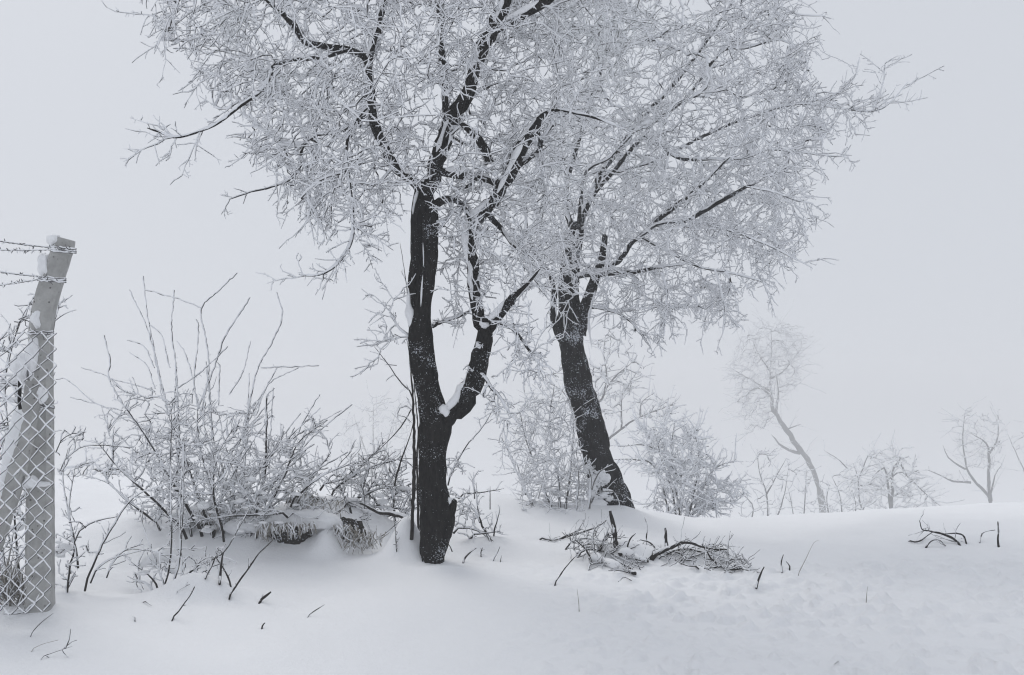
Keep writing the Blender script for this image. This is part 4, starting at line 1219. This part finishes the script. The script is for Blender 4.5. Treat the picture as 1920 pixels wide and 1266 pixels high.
# ------------------------------------------------------------------ cut branches, sticks and stalks in the snow
GP = 'cut branches lying in the snow'
def stick(rows, label, name='fallen_branch', cat='branch', snow=True, group=GP, base=0, twigs=(0, 0, 0), D=None, mat='twigbark', cap=True, wide=.8, k=.62):
    rows = [tuple(r) + (0,) * (4 - len(r)) for r in rows]
    h = hit(rows[base][0], rows[base][1])
    Dh = h[1] if D is None else D
    P, R = traced(rows, Dh, .022)
    R = R * k * np.linspace(1.1, .6, len(R))
    L_ = np.linspace(0, len(R) * .022, len(R))
    P = above(P, .006)
    P[0, 2] -= .02
    kink = np.stack([vn(np.stack([L_ * 14, 0 * L_ + q * 9.7, 0 * L_ + rows[0][0] * 1.37], -1), 131) for q in range(3)], -1)
    P[1:-1] += kink[1:-1] * np.minimum(R[1:-1] * .9, .008)[:, None]
    root = thing(name, h, label, cat, group)
    b = MB()
    K = len(P)
    th = np.arange(7)
    b.tube1(P, R * (1 + .1 * RNG.normal(0, 1, K)), 7, 0, cap)
    if not snow and mat != 'grass':
        b.tube1(P + RIME * (R * .7)[:, None], R * np.clip(.35 + .8 * kink[:, 0], .05, .9), 5, 1)
    b.build('wood', [M[mat], M['rime']], root)
    if twigs[0]:
        T = Twigs()
        P2, R2 = side_shoots([(P, R)], twigs[0] * 2.6, twigs[1] * .8, twigs[2] * 1.15, 5, .0028, .7)
        if len(P2):
            T.bat.append((P2, R2, False))
            m = MB(); T.emit(m, .6, cmin=.0018)
            o = m.build('twigs', [M[mat], M['rime']], root); o['kind'] = 'stuff'
    if snow:
        s = MB()
        snow_on(s, P, R, wide, .68, 8, len(rows) + rows[0][0], wind=(0, 0, 0), breakup=.35)
        s.build('snow_coat', M['snowpad'], root)
    return root
tw_ = (9, .05, .16)
stick([(1155, 1022, 9), (1151, 990, 9.5), (1144, 958, 9)], 'thick dark stake poking up above the middle brush heap', 'stake', 'stake', False, k=.95)
stick([(1250, 1026, 7), (1249, 1005, 7), (1247, 990, 6.5)], 'short dark stake between the two ends of the brush heap', 'stake', 'stake', False, k=.95)
stick([(1053, 1008, 6), (1080, 1001, 6), (1103, 995, 6), (1120, 988, 5), (1137, 976, 4)], 'snowy branch lying level left of the thick dark stake', twigs=tw_)
stick([(1012, 1008, 5), (1040, 1012, 5), (1068, 1002, 5), (1092, 992, 4)], 'leftmost thin branch of the middle brush heap', twigs=tw_)
stick([(1114, 1036, 6), (1111, 1010, 6), (1113, 996, 5), (1122, 984, 4)], 'curved upright branch left of the thick dark stake', snow=False, twigs=(6, .04, .1))
stick([(1127, 1028, 5), (1135, 1005, 5), (1143, 984, 4)], 'straight slanted stick leaning towards the thick dark stake', snow=False)
stick([(1106, 1046, 9), (1130, 1054, 10), (1155, 1064, 10), (1193, 1076, 8)], 'long log with deep snow across the front of the brush heap', twigs=(12, .04, .12), wide=1.5, k=.95)
stick([(1160, 1036, 9), (1185, 1044, 10), (1216, 1053, 8)], 'stout log half buried under snow in the brush heap', k=.95, wide=1.7, twigs=(5, .04, .1))
stick([(1222, 1044, 9), (1240, 1034, 9), (1258, 1028, 8), (1280, 1018, 7), (1296, 1018, 6), (1324, 1028, 5), (1363, 1031, 4)], 'long crooked black branch in the right half of the brush heap', twigs=(12, .06, .2), k=.9)
stick([(1256, 1034, 6), (1275, 1038, 6), (1291, 1045, 6), (1304, 1032, 4)], 'short hooked branch under the long crooked black one', twigs=tw_)
stick([(1335, 1066, 5), (1350, 1062, 6), (1375, 1068, 6), (1400, 1069, 6), (1420, 1073, 5)], 'forked branch lying flat at the right tip of the brush heap', twigs=(14, .05, .14))
stick([(1364, 1049, 4), (1365, 1018, 4), (1369, 1010, 3.5), (1375, 1002, 3)], 'thin upright forked twig over the right tip of the brush heap', snow=False, twigs=(7, .05, .12))
stick([(1345, 1058, 5), (1330, 1042, 5), (1316, 1020, 4)], 'dark slanted stick crossing behind the flat forked branch', twigs=tw_)
stick([(1395, 1062, 4), (1385, 1048, 4), (1370, 1055, 3)], 'frosted spray of twigs at the right tip of the heap', twigs=(22, .05, .16))
stick([(1040, 1094, 4), (1059, 1067, 4), (1082, 1040, 3.5)], 'long thin stick slanting up at the left of the brush heap', snow=False)
stick([(1110, 1050, 5), (1098, 1030, 5), (1078, 1012, 4)], 'snowy stick rising leftwards from the heap centre', twigs=tw_)
stick([(1211, 1020, 4), (1213, 989, 4), (1208, 970, 3)], 'thin upright twig between the two dark stakes', snow=False, twigs=(8, .04, .12))
stick([(1176, 1026, 5), (1184, 1008, 5), (1192, 1000, 4)], 'short dark twig right of the thick dark stake', snow=False)
stick([(1230, 1028, 5), (1215, 1016, 5), (1200, 1012, 4)], 'small snow-dusted branch below the short stake', twigs=tw_)
stick([(1160, 1086, 4), (1172, 1083, 4), (1184, 1089, 3.5)], 'tiny bent twig in front of the long snowy log', snow=False)
stick([(1310, 1062, 4), (1285, 1060, 4), (1265, 1050, 4)], 'thin twig lying between heap centre and right tip', twigs=tw_)
stick([(1090, 1024, 5), (1110, 1020, 5), (1140, 1022, 4)], 'snow-covered branch behind the long slanted thin stick', twigs=tw_)
stick([(1418, 1098, 6), (1426, 1080, 6.5), (1433, 1063, 6)], 'straight dark peg stuck in snow right of the brush heap', 'stick', 'stick', False)
stick([(1466, 1070, 4.5), (1465, 1056, 4.5), (1469, 1040, 3.5)], 'short upright twig right of the dark peg', 'stick', 'stick', False)
stick([(1480, 1068, 5), (1481, 1062, 4), (1474, 1053, 3)], 'small bent twig tip beside the short upright twig', 'stick', 'stick', False)
stick([(1496, 1078, 2.2), (1510, 1050, 2), (1526, 1018, 1.6), (1536, 1014, 1.2)], 'pale thin grass stalk leaning right in open snow', 'grass_stalk', 'stalk', False, mat='grass', group=None)
stick([(1086, 1142, 2), (1084, 1120, 1.8), (1082, 1104, 1.4)], 'faint stalk in open snow below the brush heap', 'grass_stalk', 'stalk', False, mat='grass', group=None)
stick([(1624, 1124, 2), (1627, 1100, 1.6)], 'faint short stalk among the snow lumps at right', 'grass_stalk', 'stalk', False, mat='grass', group=None)
stick([(1560, 1230, 3), (1570, 1233, 3), (1579, 1234, 3), (1572, 1240, 3), (1564, 1246, 2.5)], 'small bent twig lying on snow at bottom right', 'stick', 'stick', False)
# heap near the right end of the ridge
stick([(1800, 1020, 6), (1785, 1008, 7), (1766, 1001, 7), (1745, 996, 6), (1730, 993, 5), (1724, 976, 4)], 'main crooked dark branch of the small heap on the right', twigs=(9, .08, .22))
stick([(1703, 1012, 4), (1718, 1017, 4), (1735, 1008, 4), (1752, 996, 3)], 'thin twig reaching left from the small right heap', snow=False)
stick([(1735, 1026, 5), (1745, 1014, 5), (1760, 1012, 5), (1773, 1024, 4)], 'arched twig under the small right heap', twigs=(5, .05, .12))
stick([(1812, 1016, 4), (1806, 1004, 5), (1790, 1000, 5), (1770, 1001, 4)], 'bent twig at the right end of the small right heap', twigs=(5, .05, .12))
stick([(1873, 1024, 6), (1872, 1000, 6), (1871, 978, 5)], 'upright dark stick at the far right of the snow slope', 'stick', 'stick', False)
stick([(1837, 1014, 3.5), (1842, 1000, 3.5), (1855, 995, 3.5), (1866, 994, 3)], 'thin hooked twig beside the far right upright stick', 'stick', 'stick', False)
# left foreground
GL = 'sticks poking out of the snow at lower left'
stick([(430, 1118, 5.5), (447, 1092, 5.5), (461, 1072, 5.5), (478, 1048, 5), (494, 1030, 4.5), (511, 1013, 4)], 'long dark snow-dusted stick slanting right before the big shrub', 'stick', 'stick', True, GL, twigs=(4, .03, .08), wide=.6)
stick([(322, 1160, 4.5), (333, 1147, 5), (344, 1134, 4), (356, 1118, 3.5), (363, 1104, 7), (365, 1100, 5)], 'slanted twig with dark knob in front of the small drift', 'stick', 'stick', False, GL, twigs=(6, .02, .05))
stick([(485, 1128, 7), (496, 1119, 9), (508, 1110, 7)], 'short thick dark chunk of branch lying right of the slanting stick', 'stick', 'stick', True, GL, twigs=(5, .03, .06))
stick([(574, 1156, 3), (590, 1146, 3.4), (608, 1134, 2.5)], 'straight thin twig lying alone on smooth snow', 'stick', 'stick', False, GL)
stick([(490, 1178, 5), (494, 1172, 5), (497, 1168, 4)], 'tiny dark bark chip below the thick chunk', 'stick', 'stick', False, GL)
stick([(55, 1192, 2.5), (75, 1170, 2.5), (100, 1150, 2)], 'thin bare stalk in snow below the concrete post', 'stick', 'stick', False, GL)
stick([(74, 1233, 2.2), (100, 1224, 2.2), (135, 1212, 2)], 'thin stalk lying flat at bottom left', 'stick', 'stick', False, GL, twigs=(8, .03, .1))
stick([(56, 1220, 1.8), (80, 1208, 1.8), (110, 1200, 1.6)], 'thin pale stalk at bottom left above the flat one', 'grass_stalk', 'stalk', False, GL, mat='grass')
stick([(412, 1090, 8), (415, 1065, 8), (419, 1036, 7)], 'short upright dark stub right of the small thorn bush', 'stick', 'stick', True, GL, wide=.6)
stick([(433, 1096, 5), (424, 1075, 5), (405, 1045, 4)], 'thin twig leaning left across the upright stub', 'stick', 'stick', True, GL, twigs=(6, .04, .1), wide=.6)
stick([(385, 1080, 4.5), (398, 1060, 4.5), (410, 1030, 3.5)], 'thin slanted twig left of the upright stub', 'stick', 'stick', False, GL, twigs=(6, .04, .1))
stick([(267, 1124, 2.5), (275, 1130, 2.5), (284, 1136, 2)], 'small thin twig lying left of the knobbed twig', 'stick', 'stick', False, GL)
stick([(253, 1161, 5), (251, 1158, 4), (249, 1156, 3)], 'tiny dark speck of bark left of the knobbed twig', 'stick', 'stick', False, GL)
# by the front trunk
GT = 'twigs round the front trunk foot'
stick([(776, 990, 7), (765, 975, 9), (745, 966, 10), (715, 962, 9), (695, 954, 8), (674, 944, 6)], 'heavy dark bough sticking out left from the front trunk foot', 'fallen_branch', 'branch', True, GT, D=8.15, wide=.7, k=.9)
stick([(868, 1054, 5.5), (872, 1045, 6), (882, 1035, 5), (893, 1028, 4)], 'snow-dusted crooked twig right of the front trunk foot', 'stick', 'stick', True, GT, twigs=(4, .03, .06))
stick([(923, 1050, 4), (930, 1040, 4), (937, 1025, 3.5)], 'short slanted twig in snow between trunk and brush heap', 'stick', 'stick', False, GT)
stick([(902, 1042, 3.5), (902, 1035, 3.5), (905, 1027, 3)], 'tiny upright twig right of the crooked twig', 'stick', 'stick', False, GT, twigs=(14, .02, .05))
stick([(938, 1052, 3), (939, 1046, 3), (941, 1041, 2)], 'tiny forked twig right of the short slanted one', 'stick', 'stick', False, GT)
stick([(688, 1024, 2.5), (720, 1002, 2.8), (752, 975, 2.5)], 'long thin stalk slanting between grass and front trunk', 'stick', 'stick', False, GT)
stick([(744, 1030, 3), (742, 1000, 3), (740, 978, 2.4)], 'thin budded stem standing left of the front trunk foot', 'stick', 'stick', False, GT, twigs=(16, .015, .05))
stick([(848, 1030, 3), (835, 1015, 3), (818, 1010, 2.6)], 'thin pale twig crossing the front trunk foot', 'stick', 'stick', False, GT, D=7.45)

GH = 'thin tangles inside the brush heap'
shrub('brushwood', 'low tangle of thin snowy twigs filling the left half of the brush heap', 'brushwood', (1130, 1045), 8.0,
      [[(1080, 1040, 6), (1110, 1030, 6), (1150, 1040, 5), (1190, 1060, 4)], [(1060, 1020, 5), (1100, 1010, 5), (1150, 1020, 4)], [(1190, 1070, 6), (1150, 1045, 5), (1120, 1010, 4)], [(1100, 1070, 5), (1120, 1035, 5), (1140, 1000, 3)]],
      [([(1050, 1005), (1120, 990), (1200, 1020), (1215, 1060), (1150, 1075), (1090, 1050)], 110, .25)], .0036, (12, (.05, .2), 6, (.01, .03)), cmin=.0022, coat=.6, group=GH)
shrub('brushwood', 'low tangle of thin snowy twigs filling the right half of the brush heap', 'brushwood', (1300, 1055), 8.05,
      [[(1235, 1045, 6), (1280, 1030, 6), (1330, 1040, 5), (1380, 1060, 4)], [(1270, 1050, 6), (1310, 1040, 5), (1350, 1020, 4)], [(1400, 1070, 5), (1360, 1050, 5), (1320, 1025, 4)]],
      [([(1220, 1030), (1290, 1010), (1360, 1025), (1405, 1065), (1350, 1075), (1260, 1055)], 110, .22)], .0036, (12, (.05, .2), 6, (.01, .03)), cmin=.0022, coat=.6, group=GH)

# ------------------------------------------------------------------ frozen fog
mb = MB()
zlo = float(GZ.min()) - 1.0
zhi = 8.6
e = EXT + 10
V = np.array([(x, y, z) for z in (zlo, zhi) for y in (-e, e) for x in (-e, e)])
mb.add(V, [(0, 2, 3, 1), (4, 5, 7, 6), (0, 1, 5, 4), (2, 6, 7, 3), (0, 4, 6, 2), (1, 3, 7, 5)], 0, False)
hm = bpy.data.materials.new('haze')
hm.use_nodes = True
nt = hm.node_tree
for n in list(nt.nodes):
    if n.type != 'OUTPUT_MATERIAL':
        nt.nodes.remove(n)
pv = nt.nodes.new('ShaderNodeVolumePrincipled')
pv.inputs['Color'].default_value = (.97, .975, .985, 1)
pv.inputs['Density'].default_value = .0056
pv.inputs['Anisotropy'].default_value = .2
nt.links.new(pv.outputs['Volume'], nt.nodes['Material Output'].inputs['Volume'])
tag(mb.build('haze', hm), 'pale freezing fog filling the whole scene', 'fog', kind='stuff')

for o in bpy.data.objects:
    if '_o' in o:
        del o['_o']
